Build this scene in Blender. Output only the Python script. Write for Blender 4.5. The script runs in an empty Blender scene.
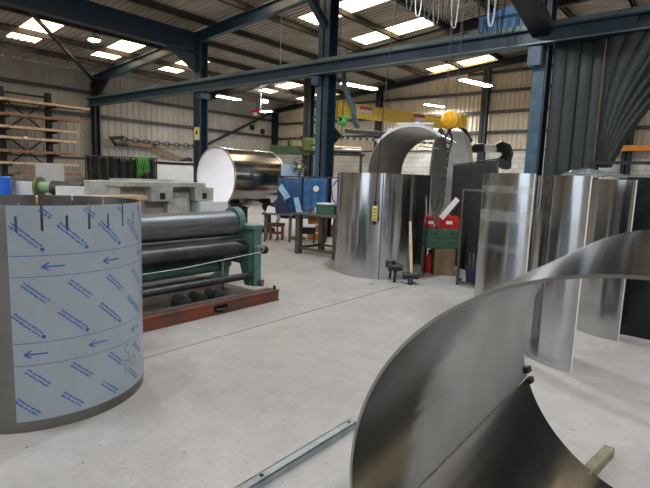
import bpy, math, random
from mathutils import Vector, Matrix
from math import sin, cos, pi, radians as R
random.seed(7)
sc = bpy.context.scene
COL = sc.collection

# ------------------------------------------------------------------ materials
def _mat(name):
    m = bpy.data.materials.new(name); m.use_nodes = True
    nt = m.node_tree; b = nt.nodes['Principled BSDF']
    return m, nt, b

def mat(name, col, rough=.6, metal=0., var=.0, scale=6., stretch=(1, 1, 1), bump=0., col2=None, spec=.5, bscale=None, coat=0.):
    m, nt, b = _mat(name)
    N, L = nt.nodes, nt.links
    b.inputs['Roughness'].default_value = rough
    b.inputs['Metallic'].default_value = metal
    b.inputs['Specular IOR Level'].default_value = spec
    b.inputs['Coat Weight'].default_value = coat
    b.inputs['Base Color'].default_value = (*col, 1)
    if var or col2 or bump:
        tc = N.new('ShaderNodeTexCoord'); mp = N.new('ShaderNodeMapping'); mp.inputs['Scale'].default_value = stretch
        L.new(tc.outputs['Object'], mp.inputs['Vector'])
        n = N.new('ShaderNodeTexNoise'); n.inputs['Scale'].default_value = scale; n.inputs['Detail'].default_value = 6
        n.inputs['Roughness'].default_value = .65
        L.new(mp.outputs['Vector'], n.inputs['Vector'])
        if var or col2:
            cr = N.new('ShaderNodeValToRGB')
            c2 = col2 or tuple(min(1, c * (1 + var)) for c in col)
            c1 = col if col2 else tuple(c * (1 - var) for c in col)
            cr.color_ramp.elements[0].position = .36; cr.color_ramp.elements[0].color = (*c1, 1)
            cr.color_ramp.elements[1].position = .64; cr.color_ramp.elements[1].color = (*c2, 1)
            L.new(n.outputs['Fac'], cr.inputs['Fac']); L.new(cr.outputs['Color'], b.inputs['Base Color'])
        if bump:
            n2 = N.new('ShaderNodeTexNoise'); n2.inputs['Scale'].default_value = bscale or scale * 3; n2.inputs['Detail'].default_value = 4
            L.new(mp.outputs['Vector'], n2.inputs['Vector'])
            bp = N.new('ShaderNodeBump'); bp.inputs['Strength'].default_value = bump; bp.inputs['Distance'].default_value = .02
            L.new(n2.outputs['Fac'], bp.inputs['Height']); L.new(bp.outputs['Normal'], b.inputs['Normal'])
    return m

def brushed(name, col, rough=.28, aniso=.6, along_v=True, grain=.12, tint=None, var=.12):
    """brushed sheet metal; UV u runs round the bend (m), v along the axis (m)"""
    m, nt, b = _mat(name); N, L = nt.nodes, nt.links
    b.inputs['Metallic'].default_value = 1
    b.inputs['Anisotropic'].default_value = aniso
    uv = N.new('ShaderNodeUVMap'); uv.uv_map = 'UVMap'
    tg = N.new('ShaderNodeTangent'); tg.direction_type = 'UV_MAP'; tg.uv_map = 'UVMap'
    L.new(tg.outputs['Tangent'], b.inputs['Tangent'])
    b.inputs['Anisotropic Rotation'].default_value = .25 if along_v else 0.
    mp = N.new('ShaderNodeMapping'); mp.inputs['Scale'].default_value = (1.2, 260, 1) if along_v else (260, 1.2, 1)
    L.new(uv.outputs['UV'], mp.inputs['Vector'])
    n = N.new('ShaderNodeTexNoise'); n.inputs['Scale'].default_value = 1; n.inputs['Detail'].default_value = 3
    L.new(mp.outputs['Vector'], n.inputs['Vector'])
    mr = N.new('ShaderNodeMapRange'); mr.inputs['To Min'].default_value = rough * (1 - grain * 2); mr.inputs['To Max'].default_value = rough * (1 + grain * 2)
    L.new(n.outputs['Fac'], mr.inputs['Value']); L.new(mr.outputs['Result'], b.inputs['Roughness'])
    n3 = N.new('ShaderNodeTexNoise'); n3.inputs['Scale'].default_value = 2.2; n3.inputs['Detail'].default_value = 5
    L.new(uv.outputs['UV'], n3.inputs['Vector'])
    cr = N.new('ShaderNodeValToRGB')
    cr.color_ramp.elements[0].position = .35; cr.color_ramp.elements[0].color = (*[c * (1 - var) for c in col], 1)
    cr.color_ramp.elements[1].position = .65; cr.color_ramp.elements[1].color = (*(tint or [min(1, c * (1 + var)) for c in col]), 1)
    L.new(n3.outputs['Fac'], cr.inputs['Fac']); L.new(cr.outputs['Color'], b.inputs['Base Color'])
    # faint long waves of a hand-rolled sheet
    mp2 = N.new('ShaderNodeMapping'); mp2.inputs['Scale'].default_value = (5, .35, 1)
    L.new(uv.outputs['UV'], mp2.inputs['Vector'])
    n4 = N.new('ShaderNodeTexNoise'); n4.inputs['Scale'].default_value = 1; n4.inputs['Detail'].default_value = 2
    L.new(mp2.outputs['Vector'], n4.inputs['Vector'])
    bp = N.new('ShaderNodeBump'); bp.inputs['Strength'].default_value = .25; bp.inputs['Distance'].default_value = .02
    L.new(n4.outputs['Fac'], bp.inputs['Height']); L.new(bp.outputs['Normal'], b.inputs['Normal'])
    return m

def emis(name, col, s):
    m, nt, b = _mat(name)
    b.inputs['Base Color'].default_value = (.8, .8, .8, 1)
    b.inputs['Emission Color'].default_value = (*col, 1); b.inputs['Emission Strength'].default_value = s
    return m

def floor_mat():
    m, nt, b = _mat('worn_concrete'); N, L = nt.nodes, nt.links
    tc = N.new('ShaderNodeTexCoord')
    def noise(sc_, det=6, rough=.6, dist=0):
        n = N.new('ShaderNodeTexNoise'); n.inputs['Scale'].default_value = sc_; n.inputs['Detail'].default_value = det
        n.inputs['Roughness'].default_value = rough; n.inputs['Distortion'].default_value = dist
        L.new(tc.outputs['Object'], n.inputs['Vector']); return n
    def ramp(src, stops):
        r = N.new('ShaderNodeValToRGB'); e = r.color_ramp.elements
        e[0].position, e[0].color = stops[0][0], (*stops[0][1], 1); e[1].position, e[1].color = stops[1][0], (*stops[1][1], 1)
        for p, c in stops[2:]:
            x = e.new(p); x.color = (*c, 1)
        L.new(src.outputs[0], r.inputs['Fac']); return r
    def mix(a, c, f, mode='MULTIPLY'):
        x = N.new('ShaderNodeMix'); x.data_type = 'RGBA'; x.blend_type = mode
        if hasattr(f, 'outputs'): L.new(f.outputs[0], x.inputs[0])
        else: x.inputs[0].default_value = f
        L.new(a, x.inputs[6])
        if isinstance(c, tuple): x.inputs[7].default_value = (*c, 1)
        else: L.new(c, x.inputs[7])
        return x.outputs[2]
    base = ramp(noise(.55, 5, .6, .3), [(.3, (.345, .328, .315)), (.7, (.455, .44, .43))])
    mid = ramp(noise(4.5, 8, .75), [(.35, (.76, .75, .74)), (.62, (1, 1, 1))])
    c = mix(base.outputs['Color'], mid.outputs['Color'], .7)
    fine = ramp(noise(38, 4, .7), [(.3, (.8, .79, .78)), (.6, (1, 1, 1))])
    c = mix(c, fine.outputs['Color'], .45)
    specks = ramp(noise(21, 2, .5), [(.255, (.35, .34, .33)), (.3, (1, 1, 1))])
    c = mix(c, specks.outputs['Color'], .8)
    pale = ramp(noise(1.7, 7, .72, 1.2), [(.6, (0, 0, 0)), (.74, (.55, .55, .55))])
    c = mix(c, (.50, .51, .53), pale, 'MIX')
    L.new(c, b.inputs['Base Color'])
    rr = N.new('ShaderNodeMapRange'); rr.inputs['To Min'].default_value = .38; rr.inputs['To Max'].default_value = .68
    L.new(noise(1.3, 6).outputs[0], rr.inputs['Value']); L.new(rr.outputs['Result'], b.inputs['Roughness'])
    bp = N.new('ShaderNodeBump'); bp.inputs['Strength'].default_value = .12; bp.inputs['Distance'].default_value = .01
    L.new(noise(30, 5).outputs[0], bp.inputs['Height']); L.new(bp.outputs['Normal'], b.inputs['Normal'])
    return m

M = {}
M['floor'] = floor_mat()
M['clad_left'] = mat('grey_cladding', (.40, .375, .335), .6, var=.12, scale=1.2, stretch=(1, 1, .3))
M['clad_back'] = mat('buff_cladding', (.56, .48, .36), .6, var=.1, scale=1.2, stretch=(1, 1, .3))
M['roof'] = mat('roof_lining', (.40, .36, .31), .75, var=.2, scale=1.0, stretch=(.3, 1, 1))
M['block'] = mat('painted_blockwork', (.60, .58, .53), .75, var=.12, scale=2.5, bump=.3)
M['purlin'] = mat('purlin_steel', (.055, .05, .046), .55, .2, var=.25, scale=3)
M['girt'] = mat('girt_steel', (.05, .05, .052), .55, .2, var=.2)
M['blue'] = mat('blue_steel_paint', (.020, .046, .078), .42, .0, var=.22, scale=4, bump=.05)
M['blue_pale'] = mat('pale_blue_steel_paint', (.055, .115, .17), .42, .0, var=.2, scale=5)  # paler blue for the column faces and crane brackets
M['rail'] = mat('weathered_crane_rail', (.13, .19, .19), .4, .3, var=.25, scale=5, stretch=(.2, 1, 1))
M['hoist_blue'] = mat('bright_blue_paint', (.07, .24, .50), .4, var=.1)
M['dark_blue'] = mat('dark_steel_paint', (.014, .018, .024), .45, .1, var=.25, scale=3)
M['sky_panel'] = emis('rooflight_panel', (1., .77, .46), 4.6)
M['lamp'] = emis('lamp_diffuser', (.94, .97, 1.), 30)
M['lamp_hot'] = emis('led_lamp', (.85, .93, 1.), 60)
M['lamp_body'] = mat('lamp_housing', (.5, .5, .52), .4, .5)
M['steel'] = brushed('brushed_stainless', (.47, .475, .485), .15, .7)
M['steel_hero'] = brushed('rolled_stainless', (.35, .36, .365), .19, .55, grain=.16, var=.14)
M['steel_film'] = brushed('dull_stainless', (.21, .205, .195), .42, .3)
M['steel_in'] = brushed('tank_steel', (.36, .345, .32), .36, .5)
M['bright_edge'] = mat('cut_steel_edge_bright', (.72, .70, .66), .5, .35)
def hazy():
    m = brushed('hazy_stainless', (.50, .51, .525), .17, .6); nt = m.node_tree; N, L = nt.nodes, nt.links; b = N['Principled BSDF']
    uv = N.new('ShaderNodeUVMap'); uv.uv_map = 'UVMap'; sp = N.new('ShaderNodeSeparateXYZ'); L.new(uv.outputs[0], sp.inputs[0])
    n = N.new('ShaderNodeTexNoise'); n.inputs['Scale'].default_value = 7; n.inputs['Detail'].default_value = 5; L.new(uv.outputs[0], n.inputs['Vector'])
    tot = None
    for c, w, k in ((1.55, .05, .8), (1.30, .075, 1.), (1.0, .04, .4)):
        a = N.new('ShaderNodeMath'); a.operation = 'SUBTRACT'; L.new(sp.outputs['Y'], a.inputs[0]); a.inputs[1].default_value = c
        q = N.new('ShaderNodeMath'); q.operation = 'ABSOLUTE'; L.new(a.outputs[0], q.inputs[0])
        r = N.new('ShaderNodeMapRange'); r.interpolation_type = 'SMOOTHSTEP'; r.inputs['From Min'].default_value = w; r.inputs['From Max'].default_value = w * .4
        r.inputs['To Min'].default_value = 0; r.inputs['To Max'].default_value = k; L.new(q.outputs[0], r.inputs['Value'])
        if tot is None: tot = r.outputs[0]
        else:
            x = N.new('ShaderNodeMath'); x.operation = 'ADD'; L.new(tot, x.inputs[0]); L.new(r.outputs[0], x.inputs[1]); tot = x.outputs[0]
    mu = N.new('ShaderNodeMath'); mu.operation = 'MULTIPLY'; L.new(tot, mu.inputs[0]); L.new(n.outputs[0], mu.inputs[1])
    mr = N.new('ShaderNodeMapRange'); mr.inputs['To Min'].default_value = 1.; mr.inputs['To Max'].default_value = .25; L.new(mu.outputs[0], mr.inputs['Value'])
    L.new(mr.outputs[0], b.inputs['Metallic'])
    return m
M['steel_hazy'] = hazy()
M['edge'] = mat('cut_steel_edge', (.75, .75, .74), .3, 1)
M['seam'] = mat('weld_seam', (.55, .52, .46), .5, .35, var=.3, scale=40)
M['film'] = mat('protective_film', (.285, .335, .385), .30, 0, var=.05, scale=3, spec=.5)
M['ink'] = mat('blue_ink', (.02, .115, .36), .45)
M['pencil'] = mat('grey_marker', (.10, .11, .13), .5)
M['green'] = mat('machine_green_paint', (.075, .165, .145), .42, .0, var=.22, scale=6, bump=.08)
M['green_dark'] = mat('dark_green_paint', (.04, .11, .075), .45, var=.2)
M['roll'] = mat('oiled_roll_steel', (.15, .16, .17), .45, .85, var=.25, scale=5, stretch=(6, .4, 6))
M['roll_dark'] = mat('dark_roll_steel', (.07, .07, .072), .45, .8, var=.3, scale=7)
M['rust_red'] = mat('worn_red_channel', (.20, .055, .03), .75, .05, scale=2.4, col2=(.06, .048, .042), bump=.2)
M['grime'] = mat('grimy_steel', (.12, .11, .10), .6, .4, var=.35, scale=9, bump=.15)
M['cast'] = mat('pale_grey_cast_iron', (.37, .37, .34), .6, .1, var=.22, scale=5, bump=.15)
M['black'] = mat('black_rubber', (.015, .015, .016), .5, var=.3)
M['black_gloss'] = mat('black_plastic_sheet', (.010, .011, .012), .28, var=.3, scale=5, bump=.8, bscale=9, spec=.35)
M['curtain'] = mat('dark_grey_curtain', (.027, .036, .036), .55, var=.22, scale=3, stretch=(3, 3, .3), bump=.15)
M['screen'] = mat('dark_green_mesh', (.010, .012, .012), .8, scale=26, col2=(.026, .032, .03))
M['yellow'] = mat('yellow_crane_paint', (.98, .64, .07), .42, var=.08)
M['yellow_hot'] = mat('hook_block_yellow', (.85, .45, .01), .4, var=.1)
M['orange'] = mat('orange_steel_paint', (.72, .26, .035), .45, var=.15)
M['red'] = mat('red_paint', (.55, .02, .02), .35, var=.1)
M['white'] = mat('white_plastic', (.8, .8, .8), .5)
M['offwhite'] = mat('off_white_sheet', (.62, .64, .66), .45, var=.06)
M['board'] = mat('grey_board', (.42, .42, .43), .6, var=.06)
M['wood'] = mat('pale_timber', (.52, .36, .20), .65, var=.22, scale=4, stretch=(1, 8, 8), bump=.1)
M['handle'] = mat('ash_handle', (.70, .55, .33), .5, var=.15, scale=8)
M['old_wood'] = mat('old_timber_block', (.19, .18, .12), .8, var=.3, scale=8, stretch=(1, 1, 4), bump=.3)
M['brown'] = mat('brown_board', (.20, .125, .075), .7, var=.2, scale=4)
M['bar_rust'] = mat('rusty_bar_stock', (.30, .15, .09), .7, .2, var=.3, scale=6)
M['bar_pale'] = mat('pale_bar_stock', (.55, .42, .28), .6, .1, var=.2, scale=5)
M['bench'] = mat('dark_bench_steel', (.075, .065, .055), .6, .3, var=.3)
M['bluecloth'] = mat('blue_cloth', (.035, .12, .30), .7, var=.25, scale=6)
M['bluepale'] = mat('pale_blue_plastic', (.35, .55, .72), .45, var=.1)
M['lime'] = mat('olive_green_paint', (.095, .13, .035), .5, var=.25)
M['bright_green'] = mat('bright_green_paint', (.12, .55, .10), .45)
M['drum'] = mat('pale_drum_metal', (.60, .62, .62), .38, .35, var=.08)
M['chain'] = mat('chain_steel', (.12, .12, .125), .4, .9)
M['cable'] = mat('black_cable', (.02, .02, .022), .5)
M['orange_wood'] = mat('orange_drawers', (.42, .17, .04), .5, var=.15)
M['pipe'] = mat('grey_blue_pipe', (.12, .17, .21), .45, .2, var=.15)
M['plastic_clear'] = mat('crumpled_translucent_sheet', (.17, .19, .20), .25, bump=.9, bscale=7, var=.25)
M['bar_steel'] = mat('pale_bar_steel', (.30, .345, .38), .35, .6, var=.2, scale=9)
M['navy'] = mat('dark_navy_plastic', (.015, .035, .08), .5)
M['sign_y'] = mat('sign_yellow', (.85, .75, .25), .5)

# ------------------------------------------------------------------ geometry helpers
def tag(o, label=None, cat=None, group=None, kind=None):
    if label: o['label'] = label
    if cat: o['category'] = cat
    if group: o['group'] = group
    if kind: o['kind'] = kind
    return o

def thing(name, label, cat, loc=(0, 0, 0), rz=0, group=None):
    o = bpy.data.objects.new(name, None); COL.objects.link(o)
    o.location = loc; o.rotation_euler = (0, 0, rz); o.empty_display_size = .1
    return tag(o, label, cat, group)

def frame_of(d):
    d = Vector(d).normalized()
    a = Vector((0, 0, 1)) if abs(d.z) < .9 else Vector((1, 0, 0))
    u = d.cross(a).normalized(); v = d.cross(u).normalized()
    return d, u, v

class MB:
    def __init__(s): s.v = []; s.f = []; s.uv = None
    def add(s, vs, fs):
        k = len(s.v); s.v += [tuple(x) for x in vs]; s.f += [tuple(i + k for i in f) for f in fs]; return s
    def box(s, lo, hi, mtx=None):
        x0, y0, z0 = lo; x1, y1, z1 = hi
        vs = [Vector(p) for p in ((x0, y0, z0), (x1, y0, z0), (x1, y1, z0), (x0, y1, z0), (x0, y0, z1), (x1, y0, z1), (x1, y1, z1), (x0, y1, z1))]
        if mtx is not None: vs = [mtx @ p for p in vs]
        return s.add(vs, [(0, 3, 2, 1), (4, 5, 6, 7), (0, 1, 5, 4), (1, 2, 6, 5), (2, 3, 7, 6), (3, 0, 4, 7)])
    def cbox(s, c, size, rot=(0, 0, 0)):
        from mathutils import Euler
        m = Matrix.Translation(c) @ Euler(rot).to_matrix().to_4x4()
        h = [q / 2 for q in size]
        return s.box([-q for q in h], h, m)
    def bar(s, p0, p1, w, h):
        """rectangular bar from p0 to p1, w sideways, h upward"""
        p0, p1 = Vector(p0), Vector(p1); d = (p1 - p0).normalized()
        up = Vector((0, 0, 1)) if abs(d.z) < .95 else Vector((0, 1, 0))
        u = d.cross(up).normalized(); n = u.cross(d).normalized()
        vs = [p + u * a * w / 2 + n * b * h / 2 for p in (p0, p1) for a, b in ((-1, -1), (1, -1), (1, 1), (-1, 1))]
        return s.add(vs, [(0, 1, 2, 3), (7, 6, 5, 4), (0, 4, 5, 1), (1, 5, 6, 2), (2, 6, 7, 3), (3, 7, 4, 0)])
    def cyl(s, p0, p1, r0, r1=None, n=24):
        return s.rev([(0, r0), ((Vector(p1) - Vector(p0)).length, r0 if r1 is None else r1)], p0, p1, n)
    def rev(s, prof, p0, p1, n=24):
        """profile [(dist along axis, radius)] capped at both ends"""
        p0 = Vector(p0); d, u, v = frame_of(Vector(p1) - p0); k = []; vs = []; fs = []
        for t, r in prof:
            for i in range(n):
                a = 2 * pi * i / n; vs.append(p0 + d * t + (u * cos(a) + v * sin(a)) * r)
        for j in range(len(prof) - 1):
            for i in range(n):
                a, b = j * n + i, j * n + (i + 1) % n; fs.append((a, b, b + n, a + n))
        fs.append(tuple(range(n - 1, -1, -1))); fs.append(tuple(range((len(prof) - 1) * n, len(prof) * n)))
        return s.add(vs, fs)
    def tube(s, pts, r, n=8, close=False):
        pts = [Vector(p) for p in pts]; m = len(pts); vs = []; fs = []
        pu = None
        for i, p in enumerate(pts):
            if close: d = pts[(i + 1) % m] - pts[i - 1]
            else: d = pts[min(i + 1, m - 1)] - pts[max(i - 1, 0)]
            d.normalize()
            if pu is None: _, u, v = frame_of(d)
            else:
                u = (pu - d * pu.dot(d)).normalized(); v = d.cross(u)
            pu = u
            rr = r[i] if isinstance(r, (list, tuple)) else r
            for k in range(n):
                a = 2 * pi * k / n; vs.append(p + (u * cos(a) + v * sin(a)) * rr)
        for i in range(m if close else m - 1):
            for k in range(n):
                a, b = i * n + k, i * n + (k + 1) % n; c = ((i + 1) % m) * n
                fs.append((a, b, c + (k + 1) % n, c + k))
        if not close:
            fs.append(tuple(range(n - 1, -1, -1))); fs.append(tuple(range((m - 1) * n, m * n)))
        return s.add(vs, fs)
    def prism(s, poly, ax, a, b):
        """extrude a 2D polygon along axis ax from a to b (poly in the other two axes in order)"""
        def P(q, t):
            w = list(q); w.insert(ax, t); return Vector(w)
        n = len(poly); vs = [P(q, a) for q in poly] + [P(q, b) for q in poly]
        fs = [tuple(range(n)), tuple(range(2 * n - 1, n - 1, -1))] + [(i, i + n, (i + 1) % n + n, (i + 1) % n) for i in range(n)]
        return s.add(vs, fs)
    def build(s, name, m, parent=None, loc=(0, 0, 0), rz=0, angle=35, bevel=0, smooth=True, fixn=True):
        me = bpy.data.meshes.new(name); me.from_pydata(s.v, [], s.f); me.update()
        if s.uv:
            ul = me.uv_layers.new(name='UVMap')
            for li, l in enumerate(me.loops): ul.data[li].uv = s.uv[l.vertex_index]
        if fixn:
            import bmesh
            bm = bmesh.new(); bm.from_mesh(me); bmesh.ops.recalc_face_normals(bm, faces=bm.faces[:]); bm.to_mesh(me); bm.free()
        if smooth:
            for p in me.polygons: p.use_smooth = True
            me.set_sharp_from_angle(angle=R(angle))
        me.materials.append(m)
        o = bpy.data.objects.new(name, me); COL.objects.link(o)
        o.location = loc; o.rotation_euler = (0, 0, rz)
        if parent is not None: o.parent = parent
        if bevel:
            b = o.modifiers.new('bevel', 'BEVEL'); b.width = bevel; b.segments = 2; b.limit_method = 'ANGLE'
        return o

def loft(fn, angs, sv, closed=False, skip=None, uvr=1.):
    """solid sheet: fn(angle, s, side) with side 0 = inner face, 1 = outer face"""
    if closed: angs = list(angs) + [angs[0] + 2 * pi]; nw = len(angs) - 1
    else: nw = 10 ** 9
    closed = False
    mb = MB(); na, ns = len(angs), len(sv); mb.uv = []
    for side in (0, 1):
        for i, a in enumerate(angs):
            for j, t in enumerate(sv):
                mb.v.append(tuple(fn(a, t, side))); mb.uv.append((a * uvr, t))
    idx = lambda i, j, s_: s_ * na * ns + (i % na) * ns + j
    nc = na if closed else na - 1
    on = lambda i, j: 0 <= j < ns - 1 and (closed or 0 <= i < nc) and not (skip and skip(i % nw, j))
    for i in range(nc):
        for j in range(ns - 1):
            if not on(i, j): continue
            mb.f.append((idx(i, j, 1), idx(i + 1, j, 1), idx(i + 1, j + 1, 1), idx(i, j + 1, 1)))
            mb.f.append((idx(i, j, 0), idx(i, j + 1, 0), idx(i + 1, j + 1, 0), idx(i + 1, j, 0)))
            for (di, dj, p, q) in ((-1, 0, (i, j), (i, j + 1)), (1, 0, (i + 1, j + 1), (i + 1, j)), (0, -1, (i + 1, j), (i, j)), (0, 1, (i, j + 1), (i + 1, j + 1))):
                if not on(i + di, j + dj):
                    mb.f.append((idx(*p, 1), idx(*q, 1), idx(*q, 0), idx(*p, 0))[::-1])
    return mb

def vshell(r, t, z0, z1, a0, a1, n=64, closed=False, nz=8):
    angs = [a0 + (a1 - a0) * i / n for i in range(n + (0 if closed else 1))]
    sv = [z0 + (z1 - z0) * j / nz for j in range(nz + 1)]
    return loft(lambda a, s, side: ((r - t + side * t) * cos(a), (r - t + side * t) * sin(a), s), angs, sv, closed, uvr=r)

def struct(o): return tag(o, kind='structure')

# ------------------------------------------------------------------ building (X = across the span, Y = along it)
XL, YB = -21.6, 21.3
XR, YF = 12.0, -9.0
RIDGE = -1.0
def roof_z(x): return 5.72 + .09 * ((x if x < RIDGE else 2 * RIDGE - x) + 21.5)

fl = MB()
fl.box((XL, YF, -.2), (-3.76, YB, 0)).box((-3.742, YF, -.2), (XR, YB, 0)).box((-3.76, YF, -.2), (-3.742, YB, -.02))
struct(fl.build('floor', M['floor'], smooth=False))

# rooflights
SY = [6.35 + 2.85 * k for k in range(-5, 6)]
SX = [(-19.35, -16.5), (-11.3, -8.32), (3.0, 5.8)]
rects = []
def ribbed(mb, x0, x1, y0, y1, pitch=.2, dz=0.):
    """roof sheet, ribs running up the slope"""
    ys = []; y = math.floor(y0 / pitch) * pitch
    while y < y1 + pitch:
        for f, h in ((0, 0), (.55, 0), (.65, .035), (.9, .035)):
            yy = y + f * pitch
            if y0 < yy < y1: ys.append((yy, h))
        y += pitch
    ys = [(y0, 0)] + ys + [(y1, 0)]
    xs = [x0] + ([RIDGE] if x0 < RIDGE < x1 else []) + [x1]
    vs = [(x, yy, roof_z(x) + h + dz) for x in xs for yy, h in ys]; n = len(ys)
    fs = [(a * n + i, a * n + i + 1, (a + 1) * n + i + 1, (a + 1) * n + i) for a in range(len(xs) - 1) for i in range(n - 1)]
    mb.add(vs, fs)
roof = MB(); xs = [XL - .1]
for a, b in SX: xs += [a, b]
xs.append(XR + .1)
for i in range(len(xs) - 1):
    x0, x1 = xs[i], xs[i + 1]
    if i % 2 == 0: ribbed(roof, x0, x1, YF - .1, YB + .1)
    else:
        y = YF - .1
        for s in SY:
            ribbed(roof, x0, x1, y, s); y = s + .92
            w = MB(); ribbed(w, x0, x1, s, s + .92)
            rects.append((x0, x1, s, w))
        ribbed(roof, x0, x1, y, YB + .1)
ceiling = struct(roof.build('ceiling', M['roof'], smooth=False, fixn=False))
for k, (x0, x1, s, w) in enumerate(rects):
    struct(w.build('window_%d' % (k + 1), M['sky_panel'], smooth=False, fixn=False))
for px in [-19.9, -18.1, -16.42, -14.95, -13.4, -11.65, -9.85, -8.1, -6.4, -4.7, -3.0, -1.2, .8, 2.9, 4.5, 6.0, 8, 10]:
    z = roof_z(px)
    MB().box((px - .035, YF, z - .2), (px + .035, YB, z - .01)).box((px - .035, YF, z - .2), (px + .09, YB, z - .185)).build('purlin', M['purlin'], ceiling, smooth=False)

# walls
def ribbed_wall(along, c, a0, a1, z0, z1fn, pitch, sgn):
    mb = MB(); pts = []; a = a0
    while a < a1:
        for f, h in ((0, 0), (.5, 0), (.62, .03), (.88, .03)):
            if a + f * pitch < a1: pts.append((a + f * pitch, h))
        a += pitch
    pts.append((a1, 0)); vs = []
    for p, h in pts:
        for z in (z0, z1fn(p)):
            vs.append((c + sgn * h, p, z) if along == 'y' else (p, c + sgn * h, z))
    return mb.add(vs, [(2 * i, 2 * i + 2, 2 * i + 3, 2 * i + 1) for i in range(len(pts) - 1)])
def blockwall(lo, hi, name, par):
    return MB().box(lo, hi).build(name, M['block'], par, smooth=False)
def block_material():
    m, nt, b = _mat('painted_blocks'); N, L = nt.nodes, nt.links
    tc = N.new('ShaderNodeTexCoord'); sep = N.new('ShaderNodeSeparateXYZ'); ad = N.new('ShaderNodeMath'); ad.operation = 'ADD'
    cb = N.new('ShaderNodeCombineXYZ'); br = N.new('ShaderNodeTexBrick')
    L.new(tc.outputs['Object'], sep.inputs[0]); L.new(sep.outputs['X'], ad.inputs[0]); L.new(sep.outputs['Y'], ad.inputs[1])
    L.new(ad.outputs[0], cb.inputs['X']); L.new(sep.outputs['Z'], cb.inputs['Y']); L.new(cb.outputs[0], br.inputs['Vector'])
    br.inputs['Scale'].default_value = 1; br.inputs['Brick Width'].default_value = .45; br.inputs['Row Height'].default_value = .225
    br.inputs['Mortar Size'].default_value = .012
    br.inputs['Color1'].default_value = (.60, .58, .53, 1); br.inputs['Color2'].default_value = (.50, .49, .46, 1); br.inputs['Mortar'].default_value = (.33, .32, .30, 1)
    n = N.new('ShaderNodeTexNoise'); n.inputs['Scale'].default_value = 1.4; n.inputs['Detail'].default_value = 6
    L.new(tc.outputs['Object'], n.inputs['Vector'])
    r = N.new('ShaderNodeValToRGB'); r.color_ramp.elements[0].position = .3; r.color_ramp.elements[0].color = (.72, .68, .62, 1)
    r.color_ramp.elements[1].position = .6; r.color_ramp.elements[1].color = (1, 1, 1, 1)
    L.new(n.outputs[0], r.inputs[0]); x = N.new('ShaderNodeMix'); x.data_type = 'RGBA'; x.blend_type = 'MULTIPLY'; x.inputs[0].default_value = 1
    L.new(br.outputs['Color'], x.inputs[6]); L.new(r.outputs[0], x.inputs[7]); L.new(x.outputs[2], b.inputs['Base Color'])
    b.inputs['Roughness'].default_value = .7
    return m
M['block'] = block_material()

wl = struct(ribbed_wall('y', XL, YF, YB, 0, lambda p: roof_z(XL), .3, 1).build('wall_left', M['clad_left'], smooth=False, fixn=False))
wb = struct(ribbed_wall('x', YB, XL, XR, 0, lambda p: roof_z(p), .2, -1).build('wall_back', M['clad_back'], smooth=False, fixn=False))
wr = struct(ribbed_wall('y', XR, YF, YB, 0, lambda p: roof_z(XR), .3, -1).build('wall_right', M['clad_left'], smooth=False, fixn=False))
wf = MB()
def fz(a, b, z0): wf.add([(a, YF, z0), (b, YF, z0), (b, YF, roof_z(b)), (a, YF, roof_z(a))], [(0, 1, 2, 3)])
fz(XL, -10.5, 0); fz(-10.5, -5.5, 4.4); fz(-5.5, RIDGE, 0); fz(RIDGE, 2.5, 0); fz(2.5, 8, 4.4); fz(8, XR, 0)
wf = struct(wf.build('wall_front', M['clad_left'], smooth=False, fixn=False))
blockwall((XL - .1, YF, 0), (XL + .12, YB, 2.05), 'block_base', wl)
blockwall((XL, YB - .16, 0), (XR, YB + .1, 3.0), 'block_base', wb)
MB().box((XL + .03, YB - .2, 2.99), (XR, YB - .03, 3.05)).build('capping', M['girt'], wb, smooth=False)
MB().box((XL + .03, YF, 2.04), (XL + .2, YB, 2.10)).build('capping', M['girt'], wl, smooth=False)
for z in (3.9, 4.85):
    MB().box((XL + .04, YF, z - .07), (XL + .19, YB, z + .05)).build('girt', M['girt'], wl, smooth=False)
for z in (3.8, 4.65, 5.5, 6.3):
    x0 = max(XL, (z - 5.72 + .5) / .09 - 21.5)
    MB().box((x0, YB - .19, z - .06), (min(XR, 2 * RIDGE - x0), YB - .04, z + .05)).build('girt', M['girt'], wb, smooth=False)

# steel frame
def ibeam(p0, p1, w, h, tf=.03, tw=.03):
    """I section: flanges above and below (h along vertical), web between"""
    p0, p1 = Vector(p0), Vector(p1); mb = MB(); up = Vector((0, 0, 1))
    for s in (-1, 1): mb.bar(p0 + up * s * (h / 2 - tf / 2), p1 + up * s * (h / 2 - tf / 2), w, tf)
    mb.bar(p0, p1, tw, h - 2 * tf)
    return mb
def column(x, y, h, label, m, wx=.36, wy=.32, t=.03, group=None):
    c = thing('steel_column', label, 'column', (x, y, 0), 0, group)
    mb = MB()
    for s in (-1, 1): mb.box((-wx / 2, s * wy / 2 - (t if s > 0 else 0), 0), (wx / 2, s * wy / 2 + (0 if s > 0 else t), h))
    mb.box((-.02, -wy / 2, 0), (.02, wy / 2, h)); mb.build('shaft', m, c, smooth=False)
    MB().box((-wx / 2 - .08, -wy / 2 - .08, 0), (wx / 2 + .08, wy / 2 + .08, .025)).build('base_plate', M['girt'], c, smooth=False)
    return c
YA = 10.3
cA = column(-14.0, YA, roof_z(-14) - .5, 'dark blue steel column carrying the small yellow warning sign', M['blue'])
cB = column(-8.55, YA, roof_z(-8.55) - .5, 'blue steel column in the middle of the shed, beside the yellow jib arm', M['blue'], wx=.36, wy=.36)
cC = column(-3.1, YA, roof_z(-3.1) - .5, 'blue steel column at the left edge of the dark hanging curtain', M['blue'], wx=.24, wy=.34)
cD = column(-21.35, YA, roof_z(-21.4) - .45, 'dark steel wall column just right of the bar rack', M['dark_blue'], wx=.3, wy=.24)
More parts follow.
